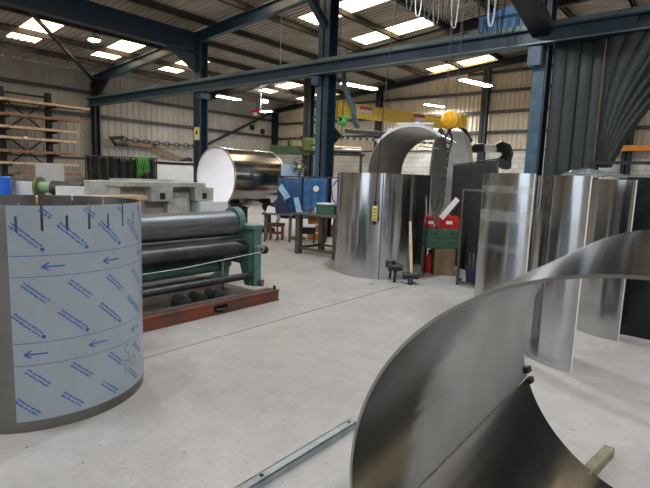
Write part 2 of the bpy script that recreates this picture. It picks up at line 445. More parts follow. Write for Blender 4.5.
column(-21.3, 15.75, roof_z(-21.4) - .45, 'dark wall column behind the column with the yellow sign', M['dark_blue'], wx=.26, wy=.22)
column(-14.0, 15.75, roof_z(-14) - .5, 'dark column standing behind the green radial drill head', M['dark_blue'], wx=.36, wy=.3)
column(-21.28, 20.95, roof_z(-21.4) - .45, 'dark column in the far left corner of the shed', M['dark_blue'], wx=.26, wy=.22)
column(-14.0, 21.0, roof_z(-14) - .45, 'dark gable column behind the yellow jib arm', M['dark_blue'], wx=.3, wy=.2)
column(-8.58, 21.0, roof_z(-8.6) - .45, 'dark gable column above the black extraction hood', M['dark_blue'], wx=.3, wy=.2)
column(-3.1, 21.0, roof_z(-3.1) - .45, 'dark gable column glimpsed right of the hanging curtain', M['dark_blue'], wx=.3, wy=.2)
# paler face plates on the crane columns
for c, x, w in ((cB, -.23, .02), (cC, -.2, .02)):
    pass
MB().box((-.03, -.20, 4.05), (.27, .20, 4.22)).build('crane_bracket', M['blue_pale'], cA, smooth=False, bevel=.01)
MB().box((-.24, -.36, 4.0), (-.02, .0, 4.22)).build('crane_bracket', M['blue_pale'], cB, smooth=False, bevel=.01)
MB().box((-.2, -.36, 3.85), (.05, -.17, 4.22)).build('crane_bracket', M['blue_pale'], cC, smooth=False, bevel=.01)
tag(MB().box((-.125, -.185, .3), (.09, -.172, 3.9)).build('face_plate', M['blue_pale'], cC, smooth=False), 'paler blue flange')
tag(MB().box((-.185, -.195, .3), (-.02, -.182, 3.95)).build('face_plate', M['blue_pale'], cB, smooth=False), 'paler blue flange')
for z in (3.2, 2.72, 2.45): MB().cbox((-.25, -.16, z), (.16, .05, .05)).build('bracket', M['black'], cB, smooth=False)
MB().prism([(.0, 2.35), (.0, 3.1), (.42, 2.72)], 1, .16, .2).build('gusset_plate', M['black'], cB, smooth=False)
# knee braces
MB().bar((0, -.12, 5.45), (0, -1.0, 6.2), .16, .16).build('knee_brace', M['blue'], cB, smooth=False)
MB().bar((0, -.12, 4.5), (0, -2.35, 5.05), .3, .34).build('knee_brace', M['dark_blue'], cC, smooth=False)
# the yellow warning sign
sg = thing('warning_sign', 'small yellow and white warning sign on the dark blue column', 'sign', (-13.98, YA - .162, 2.7))
MB().box((-.14, -.012, 0), (.14, 0, .42)).build('sign_plate', M['sign_y'], sg, smooth=False)
MB().prism([(-.08, .2), (.08, .2), (0, .34)], 1, -.018, -.012).build('warning_triangle', M['black'], sg, smooth=False)
MB().box((-.12, -.016, .03), (.12, -.012, .14)).build('text_panel', M['white'], sg, smooth=False)

def rafter(y, label, m=M['dark_blue'], x0=XL + .2, x1=XR - .1, d=.34):
    r = thing('roof_rafter', label, 'roof beam', (0, y, 0))
    off = .2 + d / 2
    ibeam((x0, 0, roof_z(x0) - off), (RIDGE, 0, roof_z(RIDGE) - off), .2, d).build('left_rafter', m, r, smooth=False)
    ibeam((RIDGE, 0, roof_z(RIDGE) - off), (x1, 0, roof_z(x1) - off), .2, d).build('right_rafter', m, r, smooth=False)
    return r
ra = rafter(YA, 'dark blue sloping roof beam resting on the blue columns', M['blue'])
MB().prism([(XL + .3, 5.3), (XL + .3, 4.5), (XL + 1.6, 5.4)], 1, -.05, .05).build('haunch', M['dark_blue'], ra, smooth=False)
rafter(15.75, 'dark sloping roof beam beyond the crane beam')
rafter(21.05, 'dark sloping roof beam along the far gable wall', d=.25)
rafter(4.85, 'sloping roof beam overhead, nearest to the viewer', M['dark_blue'])
g1 = thing('roof_girder', 'heavy dark blue girder running overhead to the column with the yellow sign', 'roof beam', (-14.0, 0, 0))
ibeam((0, -9, 5.78), (0, YA - .1, 5.78), .3, .6).build('girder', M['blue'], g1, smooth=False)
MB().prism([(YA - .15, 5.5), (YA - .15, 4.85), (YA - 1.3, 5.5)], 0, -.04, .04).build('knee_plate', M['blue'], g1, smooth=False)
g2 = thing('roof_girder', 'dark blue girder overhead above the blue crane carriage', 'roof beam', (-3.1, 0, 0))
ibeam((0, -9, 5.62), (0, YA - .1, 5.62), .3, .62).build('girder', M['blue'], g2, smooth=False)
# bracing
b1 = MB().bar((-14.3, 4.7, roof_z(-14.3) - .3), (XL + .4, 10.2, roof_z(XL) - .42), .09, .09).build('roof_brace', M['dark_blue'], smooth=False)
tag(b1, 'dark diagonal brace crossing under the left rooflights', 'roof brace')
b2 = MB().bar((XL + .22, 15.9, 3.0), (XL + .22, 20.8, 5.3), .08, .12).build('wall_brace', M['dark_blue'], smooth=False)
tag(b2, 'dark diagonal brace on the left wall above the shiny tank', 'wall brace')

# crane runway beam
cr = thing('crane_runway_beam', 'long blue crane beam spanning the shed between the columns', 'crane beam', (0, YA - .3, 0))
ibeam((XL + .3, 0, 4.37), (XR, 0, 4.37), .24, .30).build('beam', M['blue'], cr, smooth=False)
tag(MB().box((XL + .3, -.09, 4.52), (XR, .05, 4.61)).build('crane_rail', M['rail'], cr, smooth=False), 'greenish grey weathered rail')
tag(MB().box((XL + .3, -.13, 4.225), (XR, -.12, 4.25)).build('top_edge_strip', M['rail'], cr, smooth=False), 'greenish grey weathered edge')
# crane end carriage
ec = thing('crane_end_carriage', 'bright blue crane end carriage sitting on the crane beam', 'crane carriage', (-3.83, YA - .15, 4.56))
MB().prism([(-.52, .07), (-.52, .36), (.25, .52), (.42, .40), (.58, .1), (.5, .07)], 1, -.16, .16).build('carriage_body', M['hoist_blue'], ec, smooth=False, bevel=.01)
for x in (-.35, .35): MB().cyl((x, -.06, .09), (x, .06, .09), .09).build('wheel', M['chain'], ec)
for x in (-.05, .3): MB().box((x, -.17, .1), (x + .02, -.16, .44)).build('panel_seam', M['black'], ec, smooth=False)
MB().tube([(-.3, -.2, .05), (-.35, -.24, .25), (-.2, -.24, .36), (-.1, -.22, .2)], .012).build('cable', M['cable'], ec)

# ------------------------------------------------------------------ lights
def strip(loc, L, ang, label, w=.28, drop=1.0, power=170):
    t = thing('strip_light', label, 'ceiling light', loc, ang)
    MB().box((-L / 2, -w / 2, .0), (L / 2, w / 2, .06)).build('housing', M['lamp_body'], t, smooth=False)
    MB().box((-L / 2 + .02, -w / 2 + .01, -.03), (L / 2 - .02, w / 2 - .01, 0)).build('diffuser', M['lamp'], t, smooth=False)
    for s in (-.4, .4): MB().tube([(L * s, 0, .06), (L * s, 0, .06 + drop)], .006, 5).build('hanger', M['cable'], t)
    l = bpy.data.lights.new('strip_light_glow', 'AREA'); l.shape = 'RECTANGLE'; l.size = L; l.size_y = w; l.energy = power; l.color = (.93, .96, 1.)
    lo = bpy.data.objects.new('strip_light_glow', l); COL.objects.link(lo); lo.parent = t; lo.location = (0, 0, -.05)
strip((-11.05, 15.2, 5.0), 1.65, R(77), 'long white strip light just right of the middle blue column', drop=1.4)
strip((-7.15, 16.6, 5.0), 1.6, R(78), 'long white strip light hung near the far wall, right of the hook', drop=1.8)
strip((-10.6, 20.3, 4.95), 1.1, R(70), 'small distant strip light low on the far wall', w=.2, drop=1.4)
strip((-17.3, 14.2, 4.9), 1.2, R(90), 'added strip light hidden behind the column with the yellow sign', drop=.9, power=120)  # strip added to brighten the far bay
strip((1.5, 16.5, 5.0), 1.6, R(78), 'added strip light out of view beyond the hanging curtain', drop=2.2)  # unseen strip added to light the far wall
strip((2.0, 2.5, 5.4), 1.6, R(90), 'strip light behind the viewer on the right', drop=1.6)
strip((-6.5, -3.5, 5.4), 1.6, R(90), 'strip light behind the viewer on the left', drop=1.3)
hb = thing('high_bay_lamp', 'round bright LED lamp between the left rooflights', 'ceiling light', (-16.61, 8.03, 5.8))
MB().cyl((0, 0, 0), (0, 0, .12), .2, .14).build('housing', M['lamp_body'], hb)
MB().cyl((0, 0, -.03), (0, 0, 0), .17).build('lamp_lens', M['lamp_hot'], hb)
MB().cyl((0, 0, .12), (0, 0, .3), .02).build('stem', M['cable'], hb)
for k, (x, y, e, lab) in enumerate(((-15.5, 2.5, 70, 'added high bay lamp left of the viewer, nearest the left wall'), (-9.0, -1.0, 90, 'added high bay lamp overhead to the left rear'), (-9.5, 4.2, 150, 'added high bay lamp overhead left of the viewer'),  # unseen lamps added overhead to give the floor a neutral light
        (-3.6, .6, 60, 'added high bay lamp right above the film wrapped cylinder'), (-4.2, 6.2, 290, 'added high bay lamp over the middle of the floor'), (1.4, 3.2, 120, 'added high bay lamp above the big rolled cylinder'),
        (2.0, -3.5, 120, 'added high bay lamp behind the viewer on the right'), (-4.0, -5.5, 120, 'high bay lamp behind the viewer'), (6.0, 6.5, 120, 'added high bay lamp far to the right'))):
    t = thing('high_bay_lamp', lab, 'ceiling light', (x, y, 5.75))
    MB().cyl((0, 0, 0), (0, 0, .12), .2, .14).build('housing', M['lamp_body'], t)
    MB().cyl((0, 0, -.03), (0, 0, 0), .17).build('lamp_lens', M['lamp_hot'], t)
    MB().cyl((0, 0, .12), (0, 0, roof_z(x) - 5.95), .02).build('stem', M['cable'], t)
    l = bpy.data.lights.new('added_high_bay_light', 'AREA'); l.shape = 'DISK'; l.size = .34; l.energy = e * .55; l.color = (.90, .95, 1.)
    lo = bpy.data.objects.new('added_high_bay_light', l); COL.objects.link(lo); lo.parent = t; lo.location = (0, 0, -.05)
fb = thing('flood_light', 'small bright flood light hanging near the far left corner', 'ceiling light', (-18.2, 17.3, 4.75))
MB().box((-.3, -.15, 0), (.3, .15, .08)).build('housing', M['lamp_body'], fb, smooth=False)
MB().box((-.28, -.13, -.03), (.28, .13, 0)).build('lamp_lens', M['lamp'], fb, smooth=False)
MB().tube([(-.4, 0, .02), (-.4, 0, 1.27)], .015, 6).build('bracket', M['offwhite'], fb)
MB().cyl((-.1, 0, .45), (-.1, 0, .55), .15).build('lamp_lens', M['lamp_hot'], fb)
MB().tube([(-.1, 0, .5), (-.1, 0, 1.27)], .01, 6).build('stem', M['cable'], fb)

# ------------------------------------------------------------------ film-wrapped cylinder (left foreground)
CX0, CY0, CR, CH = -3.72, 1.376, .667, 1.381
fc = thing('film_wrapped_cylinder', 'slotted steel cylinder wrapped in pale blue printed film, standing front left', 'steel cylinder', (CX0, CY0, 0))
step = R(11.25); a00 = R(-30.5); sw = .0075
angs = []; slot = {}
for k in range(32):
    a = a00 + k * step; h = sw / CR
    slot[len(angs)] = k; angs.append(a - h); angs.append(a + h)
    for f in (.2, .4, .6, .8): angs.append(a + h + (step - 2 * h) * f)
zs = [0, .07, .3, .6, .9, 1.1, 1.215, 1.232, 1.322, 1.34, CH]
def cskip(i, j):
    if i in slot:
        z = (zs[j] + zs[j + 1]) / 2
        if slot[i] % 2 == 0: return 1.232 < z < 1.322
        return z > 1.232
    return False
cf = lambda r, t: (lambda a, s, side: ((r - t + side * t) * cos(a), (r - t + side * t) * sin(a), s))
loft(cf(CR, .006), angs, zs, True, cskip, CR).build('shell', M['steel_film'], fc, fixn=False)
fi = [i for i, a in enumerate(angs) if R(-34) <= a <= R(215)]
fangs = [R(-34.5)] + [angs[i] for i in fi]
def fskip(i, j):
    if i == 0: return False
    return cskip(fi[i - 1], j + 1)
film = loft(cf(CR + .0022, .0018), fangs, zs[1:], False, fskip, CR).build('protective_film', M['film'], fc, fixn=False)
# print: marks laid on the film, built as curved patches
RP = CR + .0032
def patch(mb, quad, nsub=1):
    """quad of (arc length, z) corners in order; subdivided along the first edge"""
    (a, b, c, d) = [Vector(q) for q in quad]
    for k in range(nsub):
        t0, t1 = k / nsub, (k + 1) / nsub
        q = [a.lerp(b, t0), a.lerp(b, t1), d.lerp(c, t1), d.lerp(c, t0)]
        base = len(mb.v)
        for p in q: mb.v.append((RP * cos(p.x / CR), RP * sin(p.x / CR), p.y))
        mb.f.append((base, base + 1, base + 2, base + 3))
def stroke(mb, p, q, w, nsub=1):
    p, q = Vector(p), Vector(q); d = (q - p).normalized(); n = Vector((-d.y, d.x)) * w / 2
    patch(mb, (p - n, q - n, q + n, p + n), nsub)
ink = MB(); rnd = random.Random(3)
def textline(s0, z0, L, ang, hgt):
    """a line of small illegible printed letters"""
    d = Vector((cos(ang), sin(ang))); n = Vector((-d.y, d.x)); x = 0
    while x < L:
        wl = rnd.uniform(.014, .034); x1 = min(L, x + wl)
        y = x
        while y < x1:
            w = rnd.uniform(.0035, .006); h = hgt * rnd.choice((.7, .75, 1))
            o = Vector((s0, z0)) + d * y
            stroke(ink, o, o + n * h, .0034)
            if rnd.random() < .6: stroke(ink, o + n * h * rnd.choice((0, .5, 1)), o + n * h * rnd.choice((0, .5, 1)) + d * w * .8, .0034)
            y += w
        x = x1 + .006
def star(s, z, r=.013):
    for k in range(4):
        a = k * pi / 4; v = Vector((cos(a), sin(a))) * r
        stroke(ink, Vector((s, z)) - v, Vector((s, z)) + v, .006)
S = lambda deg: R(deg) * CR
def block(deg, z, n1=.2, mark=True):
    ang = R(-43); textline(S(deg), z, n1, ang, .0125)
    textline(S(deg) - .016, z - .015, n1 * .97, ang, .0125)
    if mark: star(S(deg) + cos(ang) * (n1 + .005), z + sin(ang) * (n1 + .022))
for k in range(11):
    d = -32.5 + 21 * k
    if k: textline(S(d - 8), 1.362, .07, R(-40), .0125); textline(S(d - 8) - .015, 1.352, .08, R(-40), .0125)
    block(d, 1.275); block(d - 1, .745)
    block(d + 4, .925, .17, False); block(d + 4, .395, .16, False); block(d - 1, .215, .155, False)
    for z in (1.02, .49):
        s = S((-20 if z > 1 else -29.5) + 31 * k)
        if s > S(195): continue
        stroke(ink, (s, z), (s + .12, z), .009, 3)
        stroke(ink, (s - .004, z), (s + .035, z + .022), .009); stroke(ink, (s - .004, z), (s + .035, z - .022), .009)
for z in (1.087, .962, .56, .422):
    stroke(ink, (S(-34), z), (S(214), z), .0035, 60)
tag(ink.build('printed_marks', M['ink'], film, smooth=False, fixn=False), 'blue printed arrows, lines and small lettering')
pen = MB()
def pencurve(pts, w=.0045):
    for a, b in zip(pts[:-1], pts[1:]): stroke(pen, a, b, w)
s0 = S(25)
pencurve([(s0 + .06 * u, .395 - .10 * v) for u, v in ((.9, 0), (.3, -.1), (0, .2), (.3, .45), (.75, .55), (.8, .85), (.4, 1.05), (-.1, .95))])
s1 = s0 + .015
pencurve([(s1 + .05 * u, .275 - .09 * v) for u, v in ((-.3, 0), (-.2, 1), (-.3, 0), (.5, -.1), (.9, .3), (.6, .7), (-.1, .6))])
pencurve([(s1 + .09 + .03 * cos(t), .262 + .035 * sin(t)) for t in [i * .63 for i in range(11)]])
tag(pen.build('marker_scribble', M['pencil'], film, smooth=False, fixn=False), 'grey handwritten characters')

# ------------------------------------------------------------------ hero: big rolled cylinder lying on its side
hc = thing('rolled_steel_cylinder', 'large rolled stainless cylinder lying on its side in the right foreground', 'steel cylinder', (0, 0, 0))
H = dict(x0=-.091, y0=1.226, a0=.730, b0=.709, x1=-.150, y1=2.827, a1=.722, b1=.709, k0=.084, k1=-.196)
def hero(off):
    def f(a, s, side):
        r = off - (.009 if side == 0 else 0)
        ax = H['a0'] * (1 - s) + H['a1'] * s + r; bz = H['b0'] * (1 - s) + H['b1'] * s + r
        cx = H['x0'] * (1 - s) + H['x1'] * s
        ya = H['y0'] + H['k0'] * ax * cos(a); yb = H['y1'] + H['k1'] * ax * cos(a)
        return (cx + ax * cos(a), ya * (1 - s) + yb * s, H['b0'] + bz * sin(a))
    return f
NA = 180
ha = [2 * pi * i / NA + R(200) for i in range(NA)]
mb = loft(hero(0), ha, [j / 24 for j in range(25)], True, None, .72)
mb.uv = [(u, v * 1.6) for u, v in mb.uv]
mb.build('rolled_shell', M['steel_hero'], hc, fixn=False, angle=50)

hf = hero(0)
def hin(a, s, off):   # point lying 'off' inside the inner face
    p = Vector(hf(a, s, 0)); c = Vector((H['x0'] * (1 - s) + H['x1'] * s, p.y, H['b0'])); return p + (c - p).normalized() * off
sa = R(200.5)
MB().tube([hin(sa + .0012 * sin(j * 1.7), j / 40, .001) for j in range(41)], .0042, 6).build('weld_seam', M['seam'], hc)
tb = MB()
for da in (-.045, .045):
    c0, c1 = Vector(hf(sa + da - .028, 1, 1)), Vector(hf(sa + da + .028, 1, 1))
    n = (c0 - Vector((H['x1'], c0.y, H['b1']))).normalized()
    tb.box((-.02, -.03, -.02), (.02, .03, .012), Matrix.Translation((c0 + c1) / 2 - n * .004 + Vector((0, .018, 0))) @ Matrix.Rotation(-(sa + da), 4, 'Y'))
tag(tb.build('joint_tab', M['black'], hc, smooth=False), 'small black joint tabs at the seam end')
# timber chock beyond it
tag(MB().cbox((-.418, 3.05, .032), (.056, .40, .062), (0, 0, R(-7.4))).build('timber_block', M['old_wood'], bevel=.004, smooth=False),
    'short weathered timber block on the floor beyond the big rolled cylinder', 'timber block')
# steel angle on the floor
sa_ = thing('steel_angle_bar', 'long pale steel angle bar with bolt holes lying on the floor', 'steel bar', (-1.724, 0, 0), R(.1))
y0, y1 = .95, 2.47
bb = MB(); hy = [1.66, 2.43]; ys = [y0]
for h in hy: ys += [h - .012, h + .012]
ys.append(y1)
for i in range(len(ys) - 1):
    if i % 2 == 0: bb.box((-.03, ys[i], .038), (.028, ys[i + 1], .044))
    else:
        bb.box((-.03, ys[i], .038), (-.018, ys[i + 1], .044)); bb.box((.006, ys[i], .038), (.028, ys[i + 1], .044))
bb.box((.022, y0, .0), (.028, y1, .044)).box((-.03, y0, 0), (-.024, y1, .044))
bb.build('bar', M['bar_steel'], sa_, smooth=False)
MB().box((.0, y0, 0.0), (.015, y1, .012)).build('inner_strip', M['black'], sa_, smooth=False)

# ------------------------------------------------------------------ centre cylinder
cc = thing('standing_steel_cylinder', 'tall shiny stainless cylinder standing upright in the middle of the floor', 'steel cylinder', (-4.66, 7.25, 0))
vshell(.805, .008, 0, 1.70, 0, 2 * pi, 96, True, 16).build('rolled_shell', M['steel'], cc, fixn=False)
MB().add([((.805 - q) * cos(k * pi / 48), (.805 - q) * sin(k * pi / 48), 1.701) for k in range(97) for q in (0, .009)], [(2 * k, 2 * k + 1, 2 * k + 3, 2 * k + 2) for k in range(96)]).build('top_edge', M['bright_edge'], cc, smooth=False, fixn=False)
sm = R(-58); MB().box((.804, -.006, .01), (.808, .006, 1.69), Matrix.Rotation(sm, 4, 'Z')).build('weld_seam', M['steel_in'], cc, smooth=False)

# three curved sheets standing on end
def arcsheet(label, c, Rr, a0, a1, h=1.69, t=.008, m=None):
    """standing arc, convex towards the viewer; c is the centre of the bend, angles in degrees"""
    o = vshell(Rr, t, 0, h, R(a0), R(a1), 56, False, 16).build('curved_steel_sheet', m or M['steel'], None, (*c, 0), fixn=False)
    a = R(a1); p = (Rr * cos(a), Rr * sin(a))
    MB().box((-t - .001, .0, 0), (.001, .011, h + .001), Matrix.Translation((p[0], p[1], 0)) @ Matrix.Rotation(a, 4, 'Z')).build('cut_edge', M['bright_edge'], o, smooth=False)
    MB().add([((Rr - q) * cos(R(a0) + (a - R(a0)) * k / 40), (Rr - q) * sin(R(a0) + (a - R(a0)) * k / 40), h + .001) for k in range(41) for q in (0, t)], [(2 * k, 2 * k + 1, 2 * k + 3, 2 * k + 2) for k in range(40)]).build('top_edge', M['bright_edge'], o, smooth=False, fixn=False)
    tag(o, label, 'steel sheet'); return o
def chord(pl, pr, Rr):
    pl, pr = Vector(pl), Vector(pr); ch = pr - pl; n = Vector((-ch.y, ch.x)).normalized()
    c = (pl + pr) / 2 + n * math.sqrt(Rr * Rr - (ch.length / 2) ** 2)
    a0 = math.degrees(math.atan2(pl.y - c.y, pl.x - c.x)); a1 = math.degrees(math.atan2(pr.y - c.y, pr.x - c.x))
    return tuple(c), Rr, a0, a1 + (360 if a1 < a0 else 0)
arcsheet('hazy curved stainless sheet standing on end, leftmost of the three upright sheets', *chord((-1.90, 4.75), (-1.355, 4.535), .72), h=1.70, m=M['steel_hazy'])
arcsheet('curved stainless sheet standing on end, middle of the three upright sheets, half dark', (-.92, 5.07), .56, 172, 272, h=1.69)
arcsheet('curved stainless sheet standing on end, rightmost and farthest of the three, by the black plastic', *chord((-1.25, 6.05), (-.75, 5.83), .60), h=1.685)

# ------------------------------------------------------------------ plate rolling machine
pr = thing('plate_rolling_machine', 'green plate rolling machine on a rusty red base frame', 'rolling machine', (-5.0, 0, 0))
ML, MR = 1.75, 4.46
ch = MB().box((.5, ML, 0), (.6, 3.42, .13)).box((.5, 3.42, 0), (.6, 3.62, .03)).box((.5, 3.42, .1), (.6, 3.62, .13)).box((.5, 3.62, 0), (.6, MR, .13)).box((.5, ML, .125), (.62, MR, .14)).box((.5, ML, 0), (.62, MR, .012))
ch.build('base_channel', M['rust_red'], pr, smooth=False)
MB().box((-.75, ML, 0.0), (.5, MR, .05)).box((-.75, ML, 0.05), (-.65, MR, .14)).build('base_deck', M['grime'], pr, smooth=False)
MB().box((.44, ML, .14), (.53, MR - .05, .148)).build('deck_edge', M['grime'], pr, smooth=False)
MB().tube([(.61, 3.46, .06), (.66, 3.52, .06), (.61, 3.58, .06)], .018).build('shackle', M['black'], pr)
MB().cyl((.56, MR - .04, .14), (.56, MR - .04, .19), .018).build('bolt', M['black'], pr)
for yy, nm in ((4.31, 'right'), (1.85, 'left')):
    e = MB().prism([(.2, .14), (.2, .86), (.1, .94), (-.02, .98), (-.12, 1.04), (-.28, 1.04), (-.5, .8), (-.55, .14), (-.35, .14), (-.3, .42), (.0, .42), (.1, .14)], 1, yy, yy + .10)
    e.build('end_frame', M['green'], pr, smooth=False, bevel=.008)
    MB().box((.18, yy + .02, .14), (.27, yy + .145, .92)).build('front_post', M['green'], pr, smooth=False, bevel=.008)
    MB().cyl((-.06, yy - .1, 1.0), (-.06, yy + .0, 1.0), .175).build('bearing_cap', M['green'], pr)
MB().box((.02, 4.28, .90), (.28, 4.47, .95)).build('top_plate', M['green'], pr, smooth=False, bevel=.006)
MB().box((.2, 4.40, .14), (.32, 4.46, .22)).build('foot', M['grime'], pr, smooth=False)
MB().cyl((.2, 4.45, .60), (.2, 4.56, .60), .035).cyl((.2, 4.55, .60), (.2, 4.6, .60), .055).build('hand_knob', M['black'], pr)
MB().tube([(.31, 4.3, .68), (.36, 4.3, .70), (.36, 4.42, .66), (.31, 4.44, .6)], .008).build('valve_lever', M['wood'], pr)
MB().rev([(0, .1), (.1, .1), (.1, .165), (2.28, .165), (2.28, .1), (2.4, .1)], (-.04, 1.9, .965), (-.04, 4.3, .965), 40).build('top_roll', M['roll'], pr)
MB().rev([(0, .07), (.1, .07), (.1, .10), (2.22, .10), (2.22, .07), (2.4, .07)], (.12, 1.9, .66), (.12, 4.3, .66), 32).build('front_roll', M['roll_dark'], pr)
MB().cyl((-.3, 1.9, .66), (-.3, 4.3, .66), .11, n=32).build('rear_roll', M['roll_dark'], pr)
MB().box((-.2, 1.95, .755), (.16, 4.24, .77)).build('feed_plate', M['roll'], pr, smooth=False)
MB().cyl((.22, 1.9, .29), (.22, 4.3, .29), .045, n=20).build('tie_bar', M['roll_dark'], pr)
MB().tube([(.3, 1.9, .51), (.3, 3.2, .525), (.305, 4.4, .60)], .005, 6).build('trip_wire', M['offwhite'], pr)
MB().rev([(0, .06), (.03, .1), (1.35, .1), (1.38, .06), (1.5, .06)], (-.15, 2.75, .42), (-.15, 4.25, .42), 24).build('drive_tube', M['green'], pr)
MB().rev([(0, .1), (.02, .16), (.5, .16), (.52, .1)], (-.12, 2.2, .38), (-.12, 2.8, .38), 24).build('gear_motor', M['green_dark'], pr)
MB().box((-.1, 2.55, .05), (.12, 2.65, .52)).build('motor_bracket', M['green'], pr, smooth=False, bevel=.005)
MB().box((-.1, 2.05, .05), (.2, 2.5, .22)).build('gearbox', M['green_dark'], pr, smooth=False, bevel=.01)
for yy in (3.95,): MB().bar((.1, yy, .15), (-.1, yy + .15, .66), .03, .12).build('link_plate', M['green'], pr, smooth=False)
MB().bar((-.05, 3.9, .3), (.12, 4.2, .24), .05, .05).build('lever', M['green'], pr, smooth=False)
for k, yy in enumerate((3.2, 3.42, 3.66)):
    MB().rev([(0, .05), (0, .075), (.08, .085), (.1, .075), (.24, .08), (.26, .07)], (.40, yy, .125), (.1, yy + .04, .125), 20).build('spare_collar', (M['chain'], M['roll_dark'], M['chain'])[k], pr)

# pale grey machine bed behind it
gb = thing('grey_machine_bed', 'pale grey cast machine bed behind the green rolling machine', 'machine', (-6.4, 0, 0))
MB().box((-.45, 3.3, 1.39), (.25, 4.62, 1.46)).build('bed_slab', M['cast'], gb, smooth=False, bevel=.01)
MB().box((-.3, 3.35, 0), (.08, 4.55, 1.39)).build('bed_body', M['cast'], gb, smooth=False)
for y in (3.70, 4.41):
    m_ = MB().box((.08, y, 1.19), (.27, y + .34, 1.39)); m_.build('lug', M['cast'], gb, smooth=False, bevel=.006)
    MB().box((.268, y + .13, 1.22), (.273, y + .21, 1.31)).build('square_hole', M['black'], gb, smooth=False)
MB().prism([(.0, .9), (.22, .9), (.16, 1.3), (.0, 1.34)], 1, 4.0, 4.38).build('rib', M['cast'], gb, smooth=False)
MB().box((.09, 4.46, .75), (.35, 4.97, 1.18)).build('end_box', M['offwhite'], gb, smooth=False, bevel=.01)
MB().box((-.3, 3.4, 1.46), (-.1, 4.3, 1.49)).build('top_strip', M['cast'], gb, smooth=False)
# ------------------------------------------------------------------ horizontal tank
ht = thing('horizontal_tank', 'polished cylinder lying on rollers with a bright glowing open end', 'steel tank', (-10.62, 8.3, 1.5))
def tk(a, s, side):
    r = .80 - (0 if side else .012); return (r * cos(a), s, r * sin(a))
loft(tk, [2 * pi * i / 72 for i in range(72)], [1.8 * j / 10 for j in range(11)], True, None, .8).build('tank_shell', M['steel'], ht, fixn=False)
def rim(y):
    m_ = loft(lambda a, s, side: ((.785 + side * .035) * cos(a), s, (.785 + side * .035) * sin(a)), [2 * pi * i / 72 for i in range(72)], [y, y + .04], True, None, .8)
    return m_
rim(-.02).build('end_rim', M['edge'], ht, fixn=False); rim(1.78).build('end_rim', M['edge'], ht, fixn=False)
MB().cyl((0, 1.75, 0), (0, 1.78, 0), .78, n=64).build('end_cover', M['white'], ht)
loft(lambda a, q, side: ((.772 + .012 * side) * cos(a), q, (.772 + .012 * side) * sin(a)), [2 * pi * k / 72 for k in range(72)], [.02, .6, 1.2, 1.74], True, None, .8).build('added_glow_liner', M['white'], ht, fixn=False)  # white liner added so the tank's inside looks brightly lit
wk = thing('added_work_lamp', 'added work lamp inside the open end of the polished tank, for its welding glow', 'lamp', (-10.62, 9.55, .75))  # lamp added in place of the welding glow inside the tank
MB().cyl((0, 0, 0), (0, 0, .04), .14, .12).build('base', M['black'], wk)
MB().cyl((0, 0, .04), (0, 0, .3), .02, n=10).build('stem', M['black'], wk)
MB().cyl((0, -.06, .38), (0, .04, .38), .1, n=20).build('lamp_head', M['white'], wk)
l = bpy.data.lights.new('added_work_light', 'POINT'); l.energy = 9; l.color = (.93, .90, 1.); l.shadow_soft_size = .12
lo = bpy.data.objects.new('added_work_light', l); COL.objects.link(lo); lo.parent = wk; lo.location = (0, -.2, .7)
st = thing('roller_stand', 'low steel roller stand under the polished lying tank', 'stand', (-10.62, 8.3, 0))
for y in (.3, 1.45):
    MB().box((-.7, y - .1, 0), (.7, y + .1, .14)).build('cross_beam', M['bench'], st, smooth=False)
    for s in (-1, 1):
        MB().box((s * .5 - .08, y - .06, .14), (s * .5 + .08, y + .06, .68)).build('roller_bracket', M['bench'], st, smooth=False)
        MB().cyl((s * .5, y - .12, .74), (s * .5, y + .12, .74), .115).build('roller', M['black'], st)

# ------------------------------------------------------------------ jib crane arm, pipes
jb = thing('jib_crane_arm', 'yellow jib crane arm with red and white load plates', 'crane arm', (-8.4, YA + .27, -.06), R(75))
L_ = 4.9
MB().box((0, -.09, 3.33), (L_, .09, 3.38)).box((0, -.09, 3.63), (L_, .09, 3.68)).box((0, -.02, 3.35), (L_, .02, 3.65)).box((0, -.055, 3.35), (L_, -.045, 3.65)).build('arm_beam', M['yellow'], jb, smooth=False)
MB().box((L_ - .02, -.16, 3.25), (L_ + .3, .12, 3.85)).build('end_stop_box', M['yellow'], jb, smooth=False, bevel=.01)
for x in (.75, 2.85):
    MB().box((x, -.10, 3.57), (x + .42, -.056, 3.65)).build('red_plate', M['red'], jb, smooth=False)
    MB().box((x, -.10, 3.48), (x + .42, -.057, 3.56)).build('white_plate', M['white'], jb, smooth=False)
gh = thing('chain_hoist', 'small bright green chain hoist under the yellow jib arm', 'hoist', (-8.02, 10.35, 3.08))
MB().cyl((-.1, -.06, 0), (.1, .06, 0), .11).build('hoist_body', M['bright_green'], gh, bevel=.01)
MB().cyl((-.02, -.13, .03), (.0, -.06, .03), .06).build('hand_wheel', M['black'], gh)
MB().cyl((.12, -.05, .07), (.2, 0, .1), .07).build('motor', M['bright_green'], gh)
MB().tube([(0, 0, .1), (0, 0, .5)], .015).build('hanger', M['chain'], gh)
MB().tube([(.0, 0, -.1), (-.02, 0, -.7)], .01, 6).build('load_chain', M['chain'], gh)
du = tag(MB().tube([(-8.25, 10.62, 4.35), (-8.2, 10.62, 4.0), (-8.12, 10.68, 3.75), (-7.98, 10.78, 3.45), (-7.95, 10.8, 3.1), (-7.9, 10.9, 2.95)], .075, 14).build('extraction_duct', M['pipe']),
     'grey blue bent pipe coming down beside the middle column', 'pipe')
P0 = Vector((-9.35, 12.19, 3.05)); P1 = Vector((-7.2, 13.9, 2.92))
tag(MB().tube([P0, P0.lerp(P1, .5), P1], .07, 12).build('horizontal_pipe', M['pipe']), 'dark grey horizontal pipe behind the bent sheet arch', 'pipe')
